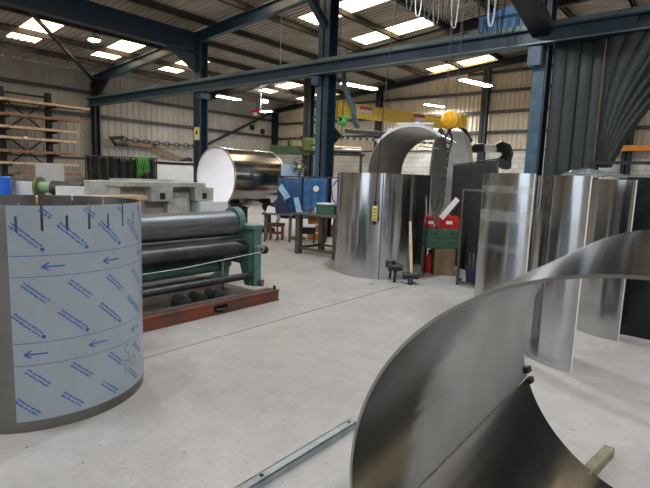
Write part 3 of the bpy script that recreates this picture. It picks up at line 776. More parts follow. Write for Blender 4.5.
sp = thing('striped_tube', 'pale green and white striped tube under the dark horizontal pipe', 'pipe', (0, 0, 0))
MB().tube([P0 - Vector((0, 0, .22)), P1 - Vector((0, 0, .16))], .035, 10).build('tube', M['white'], sp)
for k in range(14):
    a = (P0 - Vector((0, 0, .22))).lerp(P1 - Vector((0, 0, .16)), (k + .3) / 14); b = (P0 - Vector((0, 0, .22))).lerp(P1 - Vector((0, 0, .16)), (k + .75) / 14)
    MB().tube([a, b], .038, 10).build('green_band', M['green'], sp)
# black extraction hood
eh = thing('extraction_hood', 'black flexible extraction hood with a short white pipe, over the far wall', 'extraction hood', (0, 0, 0))
A = Vector((-5.35, 14.1, 2.5)); ux = Vector((.774, .633, 0))
MB().tube([A + ux * -.75 + Vector((0, 0, .02)), A + ux * -.6 + Vector((0, 0, .08)), A + ux * -.35 + Vector((0, 0, .1))], [.05, .13, .13], 14).build('left_cuff', M['black'], eh)
MB().tube([A + ux * -.37 + Vector((0, 0, .1)), A + ux * .02 + Vector((0, 0, .12))], .10, 14).build('white_pipe', M['white'], eh)
MB().tube([A + ux * 0 + Vector((0, 0, .1)), A + ux * .14 + Vector((0, 0, .15)), A + ux * .3 + Vector((0, 0, .1)), A + ux * .36 + Vector((0, 0, -.06)), A + ux * .37 + Vector((0, -.04, -.2))], [.11, .17, .17, .16, .13], 16).build('elbow', M['black'], eh)
MB().cyl(A + ux * .33 + Vector((0, 0, -.16)), A + ux * .3 + Vector((0, -.12, -.34)), .16, .24, 24).build('hood_cone', M['black'], eh)
MB().tube([A + ux * -.72, A + ux * -1.2 + Vector((0, 0, -.02)), A + ux * -2.2 + Vector((0, 0, .1))], .02, 8).build('feed_pipe', M['white'], eh)

# ------------------------------------------------------------------ half-rolled arch and pale drum behind the centre cylinder
ac = (-4.9, 8.54, 1.79)
def arch(a, s, side):
    r = .87 - (0 if side else .014)
    return (r * cos(a), s, r * sin(a))
ar = thing('bent_sheet_arch', 'large bent steel sheet arching up behind the tall standing cylinder', 'steel sheet', ac, R(15.5))
loft(arch, [R(52) + R(150) * i / 60 for i in range(61)], [2.5 * j / 12 for j in range(13)], False, None, .87).build('bent_sheet', M['steel_in'], ar, fixn=False)
loft(lambda a, s, side: ((.845 + .05 * side) * cos(a), s, (.845 + .05 * side) * sin(a)), [R(50) + R(92) * i / 40 for i in range(41)], [-.05, 0], False, None, .87).build('stiffener_rim', M['drum'], ar, fixn=False)
MB().box((-.30, -.05, .88), (.42, .0, .92)).build('top_strip', M['drum'], ar, smooth=False)
for k, a in enumerate((66, 84, 104, 122)):
    MB().box((-.04, -.03, -.01), (.04, .04, .045), Matrix.Translation((.885 * cos(R(a)), .02, .885 * sin(R(a)) + .02)) @ Matrix.Rotation(R(90 - a), 4, 'Y')).build('clamp_lug', M['lamp_body'], ar, smooth=False)
for y in (.25, 2.3):
    MB().box((-.86, y - .05, -1.79), (-.74, y + .05, -.33)).box((-.86, y - .05, -1.79), (.6, y + .05, -1.7)).build('prop_leg', M['bench'], ar, smooth=False)

dr = thing('pale_drum', 'large pale metal drum lying behind the hook, dark open end to the left', 'metal drum', (-6.45, 12.76, 1.72), R(37))
def dsh(a, s, side):
    r = 1.36 - (0 if side else .02); return (s, r * cos(a), r * sin(a))
loft(dsh, [2 * pi * i / 72 for i in range(72)], [0, .2, .4, .5], True, None, 1.25).build('drum_shell', M['drum'], dr, fixn=False)
MB().rev([(0, 1.35), (.0, 1.36), (.2, 1.18), (.3, .8), (.36, .4), (.37, .05)], (.5, 0, 0), (1.6, 0, 0), 64).build('domed_end', M['drum'], dr)
MB().cyl((.06, 0, 0), (.08, 0, 0), 1.3, n=64).build('interior_shade_disc', M['black'], dr)  # black disc stands in for the shade inside the open drum
MB().tube([(.45, -.2, 1.22), (.5, -.25, 1.33), (.62, -.3, 1.3), (.72, -.3, 1.12), (.82, -.3, .98)], .05, 10).build('black_handle', M['black'], dr)
for x in (.1, .4):
    MB().prism([(-1.0, 0), (1.0, 0), (.8, .62), (0, .34), (-.8, .62)], 0, x - .05, x + .05).build('cradle', M['bench'], dr, loc=(0, 0, -1.72), smooth=False)

# ------------------------------------------------------------------ hook block, chain, cables
hk = thing('hook_block', 'round yellow crane hook block hanging on steel ropes', 'hook block', (-3.45, 7.14, 2.54))
MB().rev([(0, .07), (.02, .12), (.06, .14), (.13, .14), (.17, .12), (.19, .07)], (.04, -.085, 0), (-.04, .085, 0), 28).build('block_body', M['yellow_hot'], hk)
for k in range(6):
    a = k * pi / 3 + .3; u = Vector((.774, .633, 0)); f = Vector((.633, -.774, 0))
    p = u * cos(a) * .085 + Vector((0, 0, sin(a) * .085)) + Vector((.04, -.085, 0)) * .92
    MB().cyl(p, p + Vector((.006, -.012, 0)), .014, n=8).build('bolt', M['orange'], hk)
for s in (-.075, .075):
    for q in (-.012, .012):
        MB().tube([(s * .8 + q, s * .6, .06), (s * .8 + q + .02, s * .6, 3.9)], .0045, 6).build('wire_rope', M['chain'], hk)
MB().cyl((0, 0, -.2), (0, 0, -.1), .028).build('swivel', M['black'], hk)
MB().tube([(.05 * cos(t) * 1.0 * .774, .05 * cos(t) * .633, -.27 + .08 * sin(t)) for t in [i * 2 * pi / 20 for i in range(20)]], .012, 8, True).build('hook', M['black'], hk)
cs = thing('lifting_chain', 'dark chain sling hanging from the yellow hook block', 'chain', (-3.45, 7.14, 2.2))
def links(mb, p0, p1, ll=.075, w=.02, r=.007, sag=0.):
    p0, p1 = Vector(p0), Vector(p1); L0 = (p1 - p0).length; n = max(2, int(L0 / (ll * .72)))
    d, u, v = frame_of(p1 - p0)
    for k in range(n):
        t = (k + .5) / n; c = p0.lerp(p1, t) + Vector((0, 0, -4 * sag * t * (1 - t))); s_ = u if k % 2 else v
        mb.tube([c + d * cos(a) * ll / 2 + s_ * sin(a) * w for a in [i * 2 * pi / 10 for i in range(10)]], r, 5, True)
    return mb
MB().tube([(.05 * cos(t) * .774, .05 * cos(t) * .633, .02 + .12 * sin(t)) for t in [i * 2 * pi / 24 for i in range(24)]], .013, 8, True).build('master_link', M['black'], cs)
links(MB(), (0, 0, -.1), (-.02, -.02, -.98)).build('chain_leg', M['chain'], cs)
links(MB(), (.01, .03, -.1), (-.16, .02, -1.05)).build('chain_leg', M['chain'], cs)
pc = thing('crane_pendant', 'yellow crane control pendant hanging on a black cable before the tall cylinder', 'crane control', (-4.12, 6.2, .98))
MB().box((-.035, -.03, 0), (.035, .03, .22), Matrix.Rotation(R(40), 4, 'Z')).build('pendant_body', M['sign_y'], pc, bevel=.008, smooth=False)
MB().box((-.028, -.025, -.06), (.028, .025, 0), Matrix.Rotation(R(40), 4, 'Z')).build('lower_grip', M['black'], pc, bevel=.006, smooth=False)
for k in range(4):
    for s in (-.015, .015):
        MB().cyl(Vector((s * .774 + .018, s * .633 - .024, .03 + k * .05)), Vector((s * .774 + .026, s * .633 - .034, .03 + k * .05)), .010, n=10).build('push_button', M['black'], pc)
MB().tube([(0, 0, .22), (0, 0, .30)], .02, 8).build('cable_gland', M['black'], pc)
MB().tube([(0, 0, .3), (-.02, .1, 1.4), (-.06, .3, 2.6), (-.12, .5, 3.8)], .008, 6).build('cable', M['cable'], pc)
ft = thing('festoon_cables', 'looped black and pale cables hanging from the overhead crane track', 'cable', (0, 0, 0))
F0 = Vector((-5.0, 8.2, 5.25)); F1 = Vector((-3.55, 9.35, 5.0))
MB().bar(F0, F1, .04, .04).build('track', M['chain'], ft, smooth=False)
for t in (.05, .95):
    q = F0.lerp(F1, t); MB().tube([q, (q.x, q.y, roof_z(q.x) - .02)], .012, 6).build('hanger', M['chain'], ft)
rf = random.Random(5)
for k in range(11):
    a = F0.lerp(F1, k / 11); b = F0.lerp(F1, (k + .8) / 11); dpt = rf.uniform(.22, .75)
    pts = [a.lerp(b, t) + Vector((0, 0, -dpt * (1 - (2 * t - 1) ** 4))) for t in [i / 12 for i in range(13)]]
    MB().tube(pts, .012 if k % 3 else .017, 6).build('cable_loop', (M['cable'], M['offwhite'], M['cable'], M['grime'])[k % 4], ft)
for x, y, z0, lab in ((-10.9, 10.9, 4.9, 'thin pale cable hanging from the roof left of the two long rooflights'), (-7.3, 9.2, 2.9, 'thin dark cable dropping in front of the yellow jib arm')):
    tag(MB().tube([(x, y, roof_z(x) - .2), (x + .01, y, z0 + .5), (x, y, z0)], .008, 6).build('hanging_cable', M['offwhite'] if x < -10 else M['cable']), lab, 'cable')

# ------------------------------------------------------------------ mallet and clamp by the centre cylinder
ml = thing('long_handled_mallet', 'black rubber mallet with pale wooden handle leaning on the tall cylinder', 'mallet', (-3.70, 6.68, 0))
ml.scale = (1.15, 1.15, 1.08)
MB().rev([(0, .045), (.01, .055), (.06, .055), (.07, .05), (.15, .05), (.16, .055), (.21, .055), (.22, .045)], (-.10, -.06, .115), (.08, .065, .13), 20).build('mallet_head', M['black'], ml)
MB().rev([(0, .02), (.02, .035), (.09, .035), (.1, .025)], (.02, -.06, .0), (.0, -.02, .1), 14).build('ferrule', M['black'], ml)
MB().tube([(0, 0, .1), (-.05, .03, .5), (-.10, .06, .90)], [.019, .021, .018], 10).build('handle', M['handle'], ml)
cl = thing('black_hammer_head', 'black hammer head resting against the foot of the tall cylinder', 'hammer', (-3.95, 6.58, 0))
cl.scale = (1.3, 1.3, 1.2)
MB().rev([(0, .04), (.01, .05), (.05, .05), (.06, .035), (.12, .035), (.13, .045), (.17, .045), (.18, .035)], (-.07, -.04, .20), (.06, .06, .20), 18).build('head', M['black'], cl)
MB().tube([(0, 0.01, 0), (0, .02, .1), (0, .01, .2)], [.022, .018, .018], 8).build('stub_handle', M['black'], cl)

# ------------------------------------------------------------------ tool corner right of the centre cylinder
AT = R(39)
def at(x, y, z=0): return (x, y, z)
bx = thing('brown_board_box', 'brown board box on the floor under the green tool drawers', 'box', (-3.74, 7.90, 0), AT)
MB().box((-.22, -.18, 0), (.14, .18, .46)).build('carton', M['brown'], bx, smooth=False, bevel=.008)
M['drawer_green'] = mat('drawer_green', (.045, .115, .075), .45, var=.15)
gd = thing('green_tool_drawers', 'dark green steel tool drawers between the red toolbox and the brown box', 'drawer unit', (-3.78, 7.93, .463), AT)
MB().box((-.36, -.2, 0), (.2, .2, .34)).build('cabinet_body', M['drawer_green'], gd, smooth=False, bevel=.006)
for z in (.02, .18):
    d_ = MB().box((-.35, -.212, z), (.19, -.2, z + .145)).build('drawer', M['drawer_green'], gd, smooth=False, bevel=.004)
    for x in (-.25, .02): MB().box((x, -.226, z + .07), (x + .07, -.212, z + .09)).build('pull', M['black'], d_, smooth=False)
def redbox(label, loc, w, h):
    t = thing('red_toolbox', label, 'toolbox', loc, AT)
    MB().prism([(-w / 2, 0), (w / 2, 0), (w / 2, h * .8), (w / 2 - .02, h), (-w / 2 + .02, h), (-w / 2, h * .8)], 1, -.12, .12).build('box_body', M['red'], t, smooth=False, bevel=.005)
    MB().tube([(-w * .25, 0, h), (-w * .22, 0, h + .04), (w * .22, 0, h + .04), (w * .25, 0, h)], .008, 6).build('carry_handle', M['chain'], t)
    MB().box((-.05, -.127, h * .35), (.06, -.12, h * .6)).build('label_plate', M['white'], t, smooth=False)
redbox('red toolbox on the green drawers with a pale sheet stuck in it', (-3.76, 7.94, .804), .36, .22)
redbox('red toolbox half hidden behind the tall cylinder, on the green drawers', (-4.02, 7.75, .804), .14, .2)
pf = tag(MB().cbox((-3.70, 7.86, 1.15), (.09, .02, .44), (R(-8), R(38), R(35))).build('folded_sheet', M['white'], smooth=False), 'white folded strip leaning out of the red toolbox', 'strip')
fx = thing('fire_extinguisher', 'small red fire extinguisher on the floor beside the brown box', 'fire extinguisher', (-3.99, 7.84, 0))
MB().rev([(0, .06), (.02, .075), (.27, .075), (.33, .04), (.35, .025)], (0, 0, 0), (0, 0, .35), 20).build('bottle', M['red'], fx)
MB().box((-.04, -.015, .35), (.04, .015, .40)).build('valve', M['black'], fx, smooth=False)
# dark mesh screen
scn = thing('dark_mesh_screen', 'dark green mesh welding screen in a slanted frame, behind the upright sheets', 'screen', (-4.13, 8.85, 0))
SA = Vector((0, 0, 0)); SB = Vector((1.36, -1.4, 0))
def spt(t, z): p = SA.lerp(SB, t); return (p.x, p.y, z)
ms = MB(); nx_, nz_ = 40, 24; rs = random.Random(2)
for i in range(nx_ + 1):
    for j in range(nz_ + 1):
        t, z = i / nx_, .06 + (1.84 + .06 * i / nx_) * j / nz_
        p = Vector(spt(t, z)) + Vector((.015 * sin(i * 1.1) * (1 - .3 * j / nz_), .012 * sin(i * .7 + 1), 0)); ms.v.append(tuple(p))
for i in range(nx_):
    for j in range(nz_):
        a = i * (nz_ + 1) + j; ms.f.append((a, a + nz_ + 1, a + nz_ + 2, a + 1))
o_ = ms.build('mesh_curtain', M['screen'], scn, fixn=False); so = o_.modifiers.new('thick', 'SOLIDIFY'); so.thickness = .006
for t in (0, 1): MB().tube([spt(t, 0), spt(t, 1.92 + .06 * t)], .018, 8).build('frame_post', M['bench'], scn)
MB().tube([spt(0, 1.92), spt(1, 1.98)], .015, 8).build('top_rail', M['chain'], scn)
fr = thing('open_steel_trolley_frame', 'open grey steel frame standing just left of the upright sheets', 'frame', (-3.18, 7.22, 0))
for (x0, y0, x1, y1) in ((0, 0, 0, 1.5), (.42, 0, .42, 1.5)):
    MB().bar((x0, -x0 * .25, y0), (x1, -x1 * .25, y1), .035, .035).build('upright', M['bench'], fr, smooth=False)
for z in (1.49, .05): MB().bar((0, 0, z), (.42, -.105, z), .035, .035).build('cross_bar', M['grime'] if z > 1 else M['bench'], fr, smooth=False)
MB().bar((0, 0, .05), (-.05, .25, .05), .035, .035).build('cross_bar', M['bench'], fr, smooth=False)
bk = thing('blue_bucket', 'dark blue tub on the floor inside the grey steel frame', 'tub', (-3.0, 7.42, 0))
MB().rev([(0, .11), (.24, .14), (.26, .15), (.27, .15)], (0, 0, 0), (0, 0, .3), 24).build('tub_body', M['navy'], bk)
MB().tube([(-.14, 0, .26), (-.1, 0, .36), (.1, 0, .38), (.14, 0, .26)], .01, 6).build('tub_handle', M['chain'], bk)
for k in range(4): MB().bar((-.06 + .04 * k, 0, .2), (-.1 + .07 * k, .03, .5), .03, .03).build('contents', M['chain'], bk, smooth=False)

# ------------------------------------------------------------------ work area in the middle distance
wb_ = thing('work_bench', 'dark steel workbench left of the tall cylinder, tools on top', 'workbench', (-6.95, 7.5, 0))
for x, y in ((0, 0), (1.0, 0), (0, .75), (1.0, .75)):
    MB().box((x, y, 0), (x + .11, y + .11, .82)).build('leg', M['bench'], wb_, smooth=False)
MB().box((-.04, -.04, .82), (1.14, .9, .86)).build('table_top', M['grime'], wb_, smooth=False, bevel=.004)
for y in (.02, .77): MB().box((.08, y, .10), (1.0, y + .04, .15)).build('lower_rail', M['bench'], wb_, smooth=False)
MB().box((.02, .08, .10), (.06, .75, .15)).build('lower_rail', M['bench'], wb_, smooth=False)
gbx = thing('green_metal_box', 'dark green metal box on the workbench', 'box', (-6.4, 7.85, .862), R(20))
MB().box((-.2, -.12, 0), (.2, .12, .17)).build('box_body', M['green_dark'], gbx, smooth=False, bevel=.006)
MB().box((-.205, -.125, .17), (.205, .125, .19)).build('lid', M['green_dark'], gbx, smooth=False)
tag(MB().box((-.17, -.14, 0), (.17, .14, .025), Matrix.Translation((-6.42, 7.88, 1.056)) @ Matrix.Rotation(R(10), 4, 'Z')).build('papers', M['white'], smooth=False), 'loose white papers lying on the dark green box', 'papers')
wm = thing('welding_set', 'black and blue welding set with cables at the right end of the workbench', 'welding set', (-6.02, 8.0, .862), R(30))
MB().box((-.16, -.12, 0), (.16, .12, .22)).build('case', M['bluecloth'], wm, smooth=False, bevel=.01)
MB().tube([(-.1, -.12, .15), (-.25, -.2, .3), (-.3, -.1, .55), (-.2, 0, .7)], .012).build('hose', M['cable'], wm)
MB().tube([(.05, -.12, .1), (.0, -.3, .12), (-.15, -.28, .04)], .012).build('hose', M['cable'], wm)
for k, (x, y, h, c) in enumerate(((-6.75, 7.7, .14, 'grime'), (-6.6, 8.1, .2, 'red'), (-6.85, 8.05, .12, 'offwhite'))):
    MB().rev([(0, .04), (h * .7, .04), (h * .8, .02), (h, .02)], (x, y, .862), (x, y, .862 + h), 14)
    o_ = MB().rev([(0, .04), (h * .7, .04), (h * .8, .02), (h, .02)], (0, 0, 0), (0, 0, h), 14).build('spray_can', M[c], None, (x, y, .862))
    tag(o_, ('dark spray can at the left end of the workbench', 'red spray can near the middle of the workbench', 'white spray can at the back of the workbench')[k], 'can')
od = thing('orange_drawer_chest', 'orange brown drawer chest on the floor behind the workbench', 'drawer chest', (-8.30, 9.74, 0), R(39))
MB().box((-.2, -.2, 0), (.2, .2, .72)).build('chest_body', M['orange_wood'], od, smooth=False, bevel=.006)
for z in (.08, .3, .52):
    d_ = MB().box((-.18, -.215, z), (.18, -.2, z + .18)).build('drawer', M['orange_wood'], od, smooth=False, bevel=.004)
    MB().box((-.07, -.228, z + .08), (.07, -.215, z + .12)).build('pull', M['white'], d_, smooth=False)
rc = thing('red_crate', 'bright red crate on the floor behind the workbench', 'crate', (-8.5, 11.0, 0), R(39))
MB().box((-.22, -.16, 0), (.22, .16, .02)).box((-.22, -.16, 0), (-.2, .16, .27)).box((.2, -.16, 0), (.22, .16, .27)).box((-.22, -.16, 0), (.22, -.14, .27)).box((-.22, .14, 0), (.22, .16, .27)).build('crate_body', M['red'], rc, smooth=False)
MB().box((-.235, -.175, .24), (.235, -.16, .27)).build('rim', M['red'], rc, smooth=False)
bs = thing('brown_step_stool', 'small rust brown steel stool with a silver tube leaning in it', 'stool', (-8.78, 8.78, 0), R(39))
for x in (-.15, .15):
    for y in (-.12, .12): MB().box((x - .025, y - .02, 0), (x + .025, y + .02, .4)).build('leg', M['rust_red'], bs, smooth=False)
MB().box((-.2, -.15, .34), (.2, .15, .42)).build('seat', M['rust_red'], bs, smooth=False)
MB().box((-.15, -.13, .15), (.15, -.11, .22)).build('cross_bar', M['rust_red'], bs, smooth=False)
tag(MB().tube([(-8.75, 8.76, .43), (-8.55, 8.80, 1.05)], .045, 12).build('silver_tube', M['edge']), 'short bright silver tube leaning up from the brown stool', 'tube')
ch_ = thing('low_chair', 'low dark seat between the workbench and the drawer chest', 'chair', (-7.9, 8.95, 0), R(39))
MB().box((-.2, -.18, .40), (.2, .18, .45)).build('seat', M['offwhite'], ch_, smooth=False, bevel=.01)
for x in (-.17, .17):
    for y in (-.15, .15): MB().cyl((x, y, 0), (x, y, .40), .015, n=8).build('leg', M['black'], ch_)
MB().box((-.2, .15, .2), (.2, .17, .38)).build('back_rail', M['black'], ch_, smooth=False)
# blue hung cloths and welding curtain
def drape(name, label, cat, p0, p1, z0, z1, m, amp=.04, waves=4, taper=.0):
    p0, p1 = Vector((*p0, 0)), Vector((*p1, 0)); n = Vector((-(p1 - p0).y, (p1 - p0).x, 0)).normalized(); mb = MB(); NX, NZ = 28, 10
    for i in range(NX + 1):
        for j in range(NZ + 1):
            t, s_ = i / NX, j / NZ; c = .5 + (t - .5) * (1 - taper * s_)
            p = p0.lerp(p1, c) + n * amp * sin(t * waves * 2 * pi) * (1 - .6 * s_); mb.v.append((p.x, p.y, z0 + (z1 - z0) * s_))
    for i in range(NX):
        for j in range(NZ):
            a = i * (NZ + 1) + j; mb.f.append((a, a + NZ + 1, a + NZ + 2, a + 1))
    o = mb.build(name, m, None, fixn=False); s = o.modifiers.new('thick', 'SOLIDIFY'); s.thickness = .01
    tag(o, label, cat); return o
rk = thing('clothes_rail', 'dark steel rail holding the blue cloths', 'rail', (-8.3, 9.2, 0), R(39))
for x in (-.62, .62): MB().tube([(x, 0, 0), (x, 0, 1.62)], .02, 8).build('post', M['bench'], rk)
MB().tube([(-.62, 0, 1.6), (1.04, 0, 1.6)], .018, 8).build('top_bar', M['bench'], rk)
for x in (-.62, .62): MB().bar((x, -.25, .02), (x, .25, .02), .04, .04).build('foot', M['bench'], rk, smooth=False)
def rp(x, y=0): return (-8.3 + x * cos(R(39)) - y * sin(R(39)), 9.2 + x * sin(R(39)) + y * cos(R(39)))
bc = drape('blue_curtain', 'royal blue cloth with a round pale emblem hanging from the dark rail', 'cloth', rp(.02, -.06), rp(.60, -.06), .62, 1.58, M['bluecloth'], .02, 3)
q = rp(.33, -.10); MB().cyl((q[0], q[1], 1.32), (q[0] + .012, q[1] - .015, 1.32), .075, n=24).build('round_emblem', M['white'], bc)
drape('blue_overalls', 'dark blue overalls hanging left of the royal blue cloth', 'overalls', rp(-.6, -.06), rp(-.02, -.06), .55, 1.56, mat('mid_blue_cloth', (.025, .085, .22), .7, var=.3, scale=5), .035, 2)
tag(MB().prism([(0, 0), (.16, -.02), (.02, .48), (-.1, .46)], 1, -.01, .01).build('pale_blue_sheet', M['bluepale'], None, (*rp(-.12, -.16), .62), R(39), smooth=False), 'pale blue panel hanging in front of the blue cloths', 'panel')
tag(MB().prism([(0, 0), (.2, -.28), (.32, -.2), (.10, .12)], 1, -.01, .01).build('white_blue_sheet', M['bluepale'], None, (*rp(-.62, -.16), 1.3), R(39), smooth=False), 'slanted pale blue strip at the left end of the clothes rail', 'panel')
tag(MB().prism([(0, 0), (.5, -.1), (.42, .22), (.2, .36), (.05, .2)], 1, -.12, .12).build('dark_blue_bag', mat('navy_bag', (.015, .02, .06), .7), None, (*rp(-.78, -.3), .72), R(39)), 'navy bag bundled beside the blue overalls', 'bag')
tag(MB().prism([(0, 0), (.25, -.05), (.22, .12), (.05, .15)], 1, -.12, .12).build('white_rag', M['white'], None, (*rp(-.86, -.42), .72), R(39)), 'white rag lying at the foot of the navy bag', 'rag')
tag(MB().box((-.95, -.55, .66), (-.2, -.05, .71)).box((-.9, -.5, 0), (-.85, -.45, .66)).box((-.3, -.5, 0), (-.25, -.45, .66)).box((-.9, -.15, 0), (-.85, -.1, .66)).box((-.3, -.15, 0), (-.25, -.1, .66)).build('low_table', M['grime'], None, (-8.3, 9.2, 0), R(39), smooth=False), 'low grimy table left of the brown stool', 'table')
tag(MB().box((-.14, -.04, 0), (.14, .03, .76)).build('white_shirt', mat('pale_striped_shirt', (.62, .62, .72), .8, var=.1), None, (*rp(.86, 0), .83), R(39), bevel=.02), 'pale shirt hung right of the royal blue cloth', 'shirt')
tag(MB().box((-.3, -.02, 0), (.3, .02, .28)).build('blue_white_sign', M['bluepale'], None, (*rp(-.32, .6), 1.62), R(39), smooth=False), 'pale blue board left of the pedestal fan', 'board')
pfn = thing('pedestal_fan', 'grey round pedestal fan with a pale centre, above the blue cloths', 'fan', (*rp(-.12, .35), 0), R(39))
MB().cyl((0, 0, 0), (0, 0, .04), .22, .2).build('base', M['bench'], pfn)
MB().cyl((0, 0, .04), (0, 0, 1.75), .025, n=10).build('pole', M['bench'], pfn)
MB().cyl((0, -.02, 1.86), (0, .12, 1.86), .10).build('motor', M['lamp_body'], pfn)
for r_ in (.08, .15, .21): MB().tube([(r_ * cos(t), -.12, 1.86 + r_ * sin(t)) for t in [i * pi / 14 for i in range(28)]], .01, 6, True).build('guard_ring', M['grime'], pfn)
for k in range(5):
    a = k * 2 * pi / 5; MB().bar((.03 * cos(a), -.06, 1.86 + .03 * sin(a)), (.18 * cos(a), -.06, 1.86 + .18 * sin(a)), .02, .09).build('blade', M['grime'], pfn, smooth=False)
MB().cyl((0, -.15, 1.86), (0, -.12, 1.86), .05).build('hub_cap', M['sign_y'], pfn)
sb = thing('switch_board', 'small pale control box with red marks on the wall side of the workbench', 'control box', (-7.15, 10.4, 0), R(39))
MB().tube([(0, 0, 0), (0, 0, 1.4)], .03, 8).build('post', M['bench'], sb)
MB().box((-.12, -.08, 1.3), (.12, .05, 1.62)).build('box_body', M['offwhite'], sb, smooth=False)
MB().box((-.04, -.09, 1.4), (.04, -.08, 1.46)).build('red_switch', M['red'], sb, smooth=False)
rs_ = tag(MB().cyl((-.7, 0, 0), (.7, 0, 0), .1, n=24).build('silver_roll', M['edge'], None, (-8.95, 11.35, 2.42), R(39)), 'long bright silver roll on the shelf behind the tall cylinder', 'roll')
shf = thing('wall_rack', 'dark steel rack carrying the bright silver roll', 'rack', (-8.95, 11.35, 0), R(39))
for x in (-.7, .7): MB().box((x - .03, -.15, 0), (x + .03, .15, 2.3)).build('upright', M['bench'], shf, smooth=False)
MB().box((-.8, -.15, 2.25), (.8, .15, 2.31)).build('shelf', M['bench'], shf, smooth=False)

# green radial drill high in the back
gd2 = thing('green_radial_drill', 'olive green radial drill with a long arm near the far corner', 'drilling machine', (-13.2, 14.3, 0), R(39))
MB().cyl((.9, .2, 0), (.9, .2, 3.2), .16, n=24).build('column', M['lime'], gd2)
MB().box((-1.1, -.15, 2.45), (.45, .15, 2.78)).build('arm', mat('green_arm_paint', (.055, .095, .045), .5, var=.2), gd2, smooth=False, bevel=.02)
MB().box((.15, -.2, 2.6), (.62, .2, 3.1)).build('drill_head', M['lime'], gd2, smooth=False, bevel=.04)
MB().cyl((-.3, 0, 2.78), (-.3, 0, 3.0), .14).build('motor', M['lime'], gd2)
MB().bar((-.3, 0, 2.95), (.3, 0, 3.25), .05, .05).build('lever', M['bench'], gd2, smooth=False)
MB().box((-.6, -.5, 0), (1.2, .5, .25)).build('base', M['green_dark'], gd2, smooth=False)

# ------------------------------------------------------------------ left: bar rack and things on the wall
rkx = -20.3
cr_ = thing('cantilever_bar_rack', 'tall dark steel rack on the left wall holding long bars', 'rack', (rkx - .25, 0, 0))
LV = [3.95, 3.44, 3.0, 2.62, 2.15, 1.72, 1.36]
for y in (6.55, 8.15): MB().box((-.3, y - .09, 0), (-.08, y + .09, 4.45)).build('upright', M['dark_blue'], cr_, smooth=False)
MB().box((-.22, 6.55, 4.25), (-.16, 8.15, 4.32)).build('tie_bar', M['dark_blue'], cr_, smooth=False)
for z0 in (1.6, 2.9): MB().bar((-.19, 6.6, z0), (-.19, 8.1, z0 + 1.2), .04, .05).bar((-.19, 8.1, z0), (-.19, 6.6, z0 + 1.2), .04, .05).build('cross_brace', M['dark_blue'], cr_, smooth=False)
for z in LV:
    for y in (6.55, 8.15): MB().box((-.1, y - .04, z - .1), (.55, y + .04, z - .02)).build('arm', M['dark_blue'], cr_, smooth=False)
rb = random.Random(11)
ends = [(6.0, 9.45), (6.0, 9.35), (6.0, 8.95), (6.0, 8.9), (6.0, 8.85), (6.2, 8.95), (6.8, 9.05)]
lv_names = ('top shelf', 'second shelf from the top', 'third shelf from the top', 'fourth shelf from the top', 'fifth shelf from the top', 'sixth shelf from the top', 'lowest shelf')
for k, z in enumerate(LV):
    pale = k in (0, 2, 3, 5)
    for q_ in range(4):
        x = rkx - .3 + q_ * .17; w = rb.uniform(.05, .1); h = rb.uniform(.04, .08) if q_ < 3 else .09
        a, b = ends[k]; a += rb.uniform(-.1, .2); b -= rb.uniform(0, .7) * (q_ < 3)
        o_ = MB().box((-w / 2, a, 0), (w / 2, b, h)).build('stock_bar', M['bar_pale'] if (pale and q_ == 3) else (M['bar_rust'] if q_ % 2 else M['grime']), None, (x, 0, z - .02), smooth=False)
        if q_ == 3: tag(o_, 'front %s bar on the %s of the cantilever rack' % ('pale' if pale else 'rusty', lv_names[k]), 'bar')
        else: tag(o_, 'bar lying behind the front one on the %s of the rack' % lv_names[k], 'bar', 'stock bars on the %s' % lv_names[k])
tag(MB().box((-.02, 0, 0), (.02, .12, .1)).build('white_tag', M['white'], None, (rkx + .28, 7.0, 2.62), smooth=False), 'small white ticket on the rack', 'tag')

wl_ch = thing('wall_chain', 'long heavy chain stretched along the left wall', 'chain', (-21.28, 0, 3.0))
links(MB(), (0, 11.4, 0.02), (0, 16.0, 0.0), .36, .085, .036, .05).build('chain_links', M['chain'], wl_ch)
ob = thing('wall_chain_puller', 'rusty orange bar with black jaws hung below the wall chain', 'lifting bar', (-21.28, 0, 0))
MB().bar((0, 11.6, 2.82), (0, 13.0, 2.78), .10, .15).build('arm', M['brown'], ob, smooth=False)
MB().bar((0, 13.0, 2.78), (0, 14.7, 2.2), .10, .15).build('arm', M['brown'], ob, smooth=False)
MB().tube([(0, 11.7, 2.78), (0, 11.1, 2.75), (0, 10.9, 3.0), (0, 11.5, 3.08)], .08, 8).build('jaw', M['black'], ob)
MB().tube([(0, 14.5, 2.2), (0, 14.9, 2.3), (0, 15.1, 2.25)], .09, 8).build('jaw', M['black'], ob)
MB().cyl((-.03, 13.0, 2.8), (.06, 13.0, 2.8), .1).build('pivot', M['black'], ob)
ws = thing('wall_shelf', 'long pale shelf board fixed to the left wall', 'shelf', (-21.25, 0, 2.12))
MB().box((-.15, 12.4, -.03), (.2, 15.6, .03)).build('board', M['board'], ws, smooth=False)
for y in (12.8, 15.2): MB().bar((-.1, y, -.3), (.15, y, -.03), .04, .04).build('bracket', M['bench'], ws, smooth=False)
tag(MB().box((-.03, 12.9, 0), (.03, 15.0, .95)).build('white_sheet_board', M['offwhite'], None, (-20.9, 0, 1.0), smooth=False).__class__ and bpy.data.objects['white_sheet_board'], 'white board standing under the wall shelf', 'board')
tag(MB().box((-.3, 12.8, 0), (.3, 15.1, 1.0)).build('low_bench', M['grime'], None, (-20.9, 0, 0), smooth=False), 'grimy low bench under the white board on the left wall', 'bench')
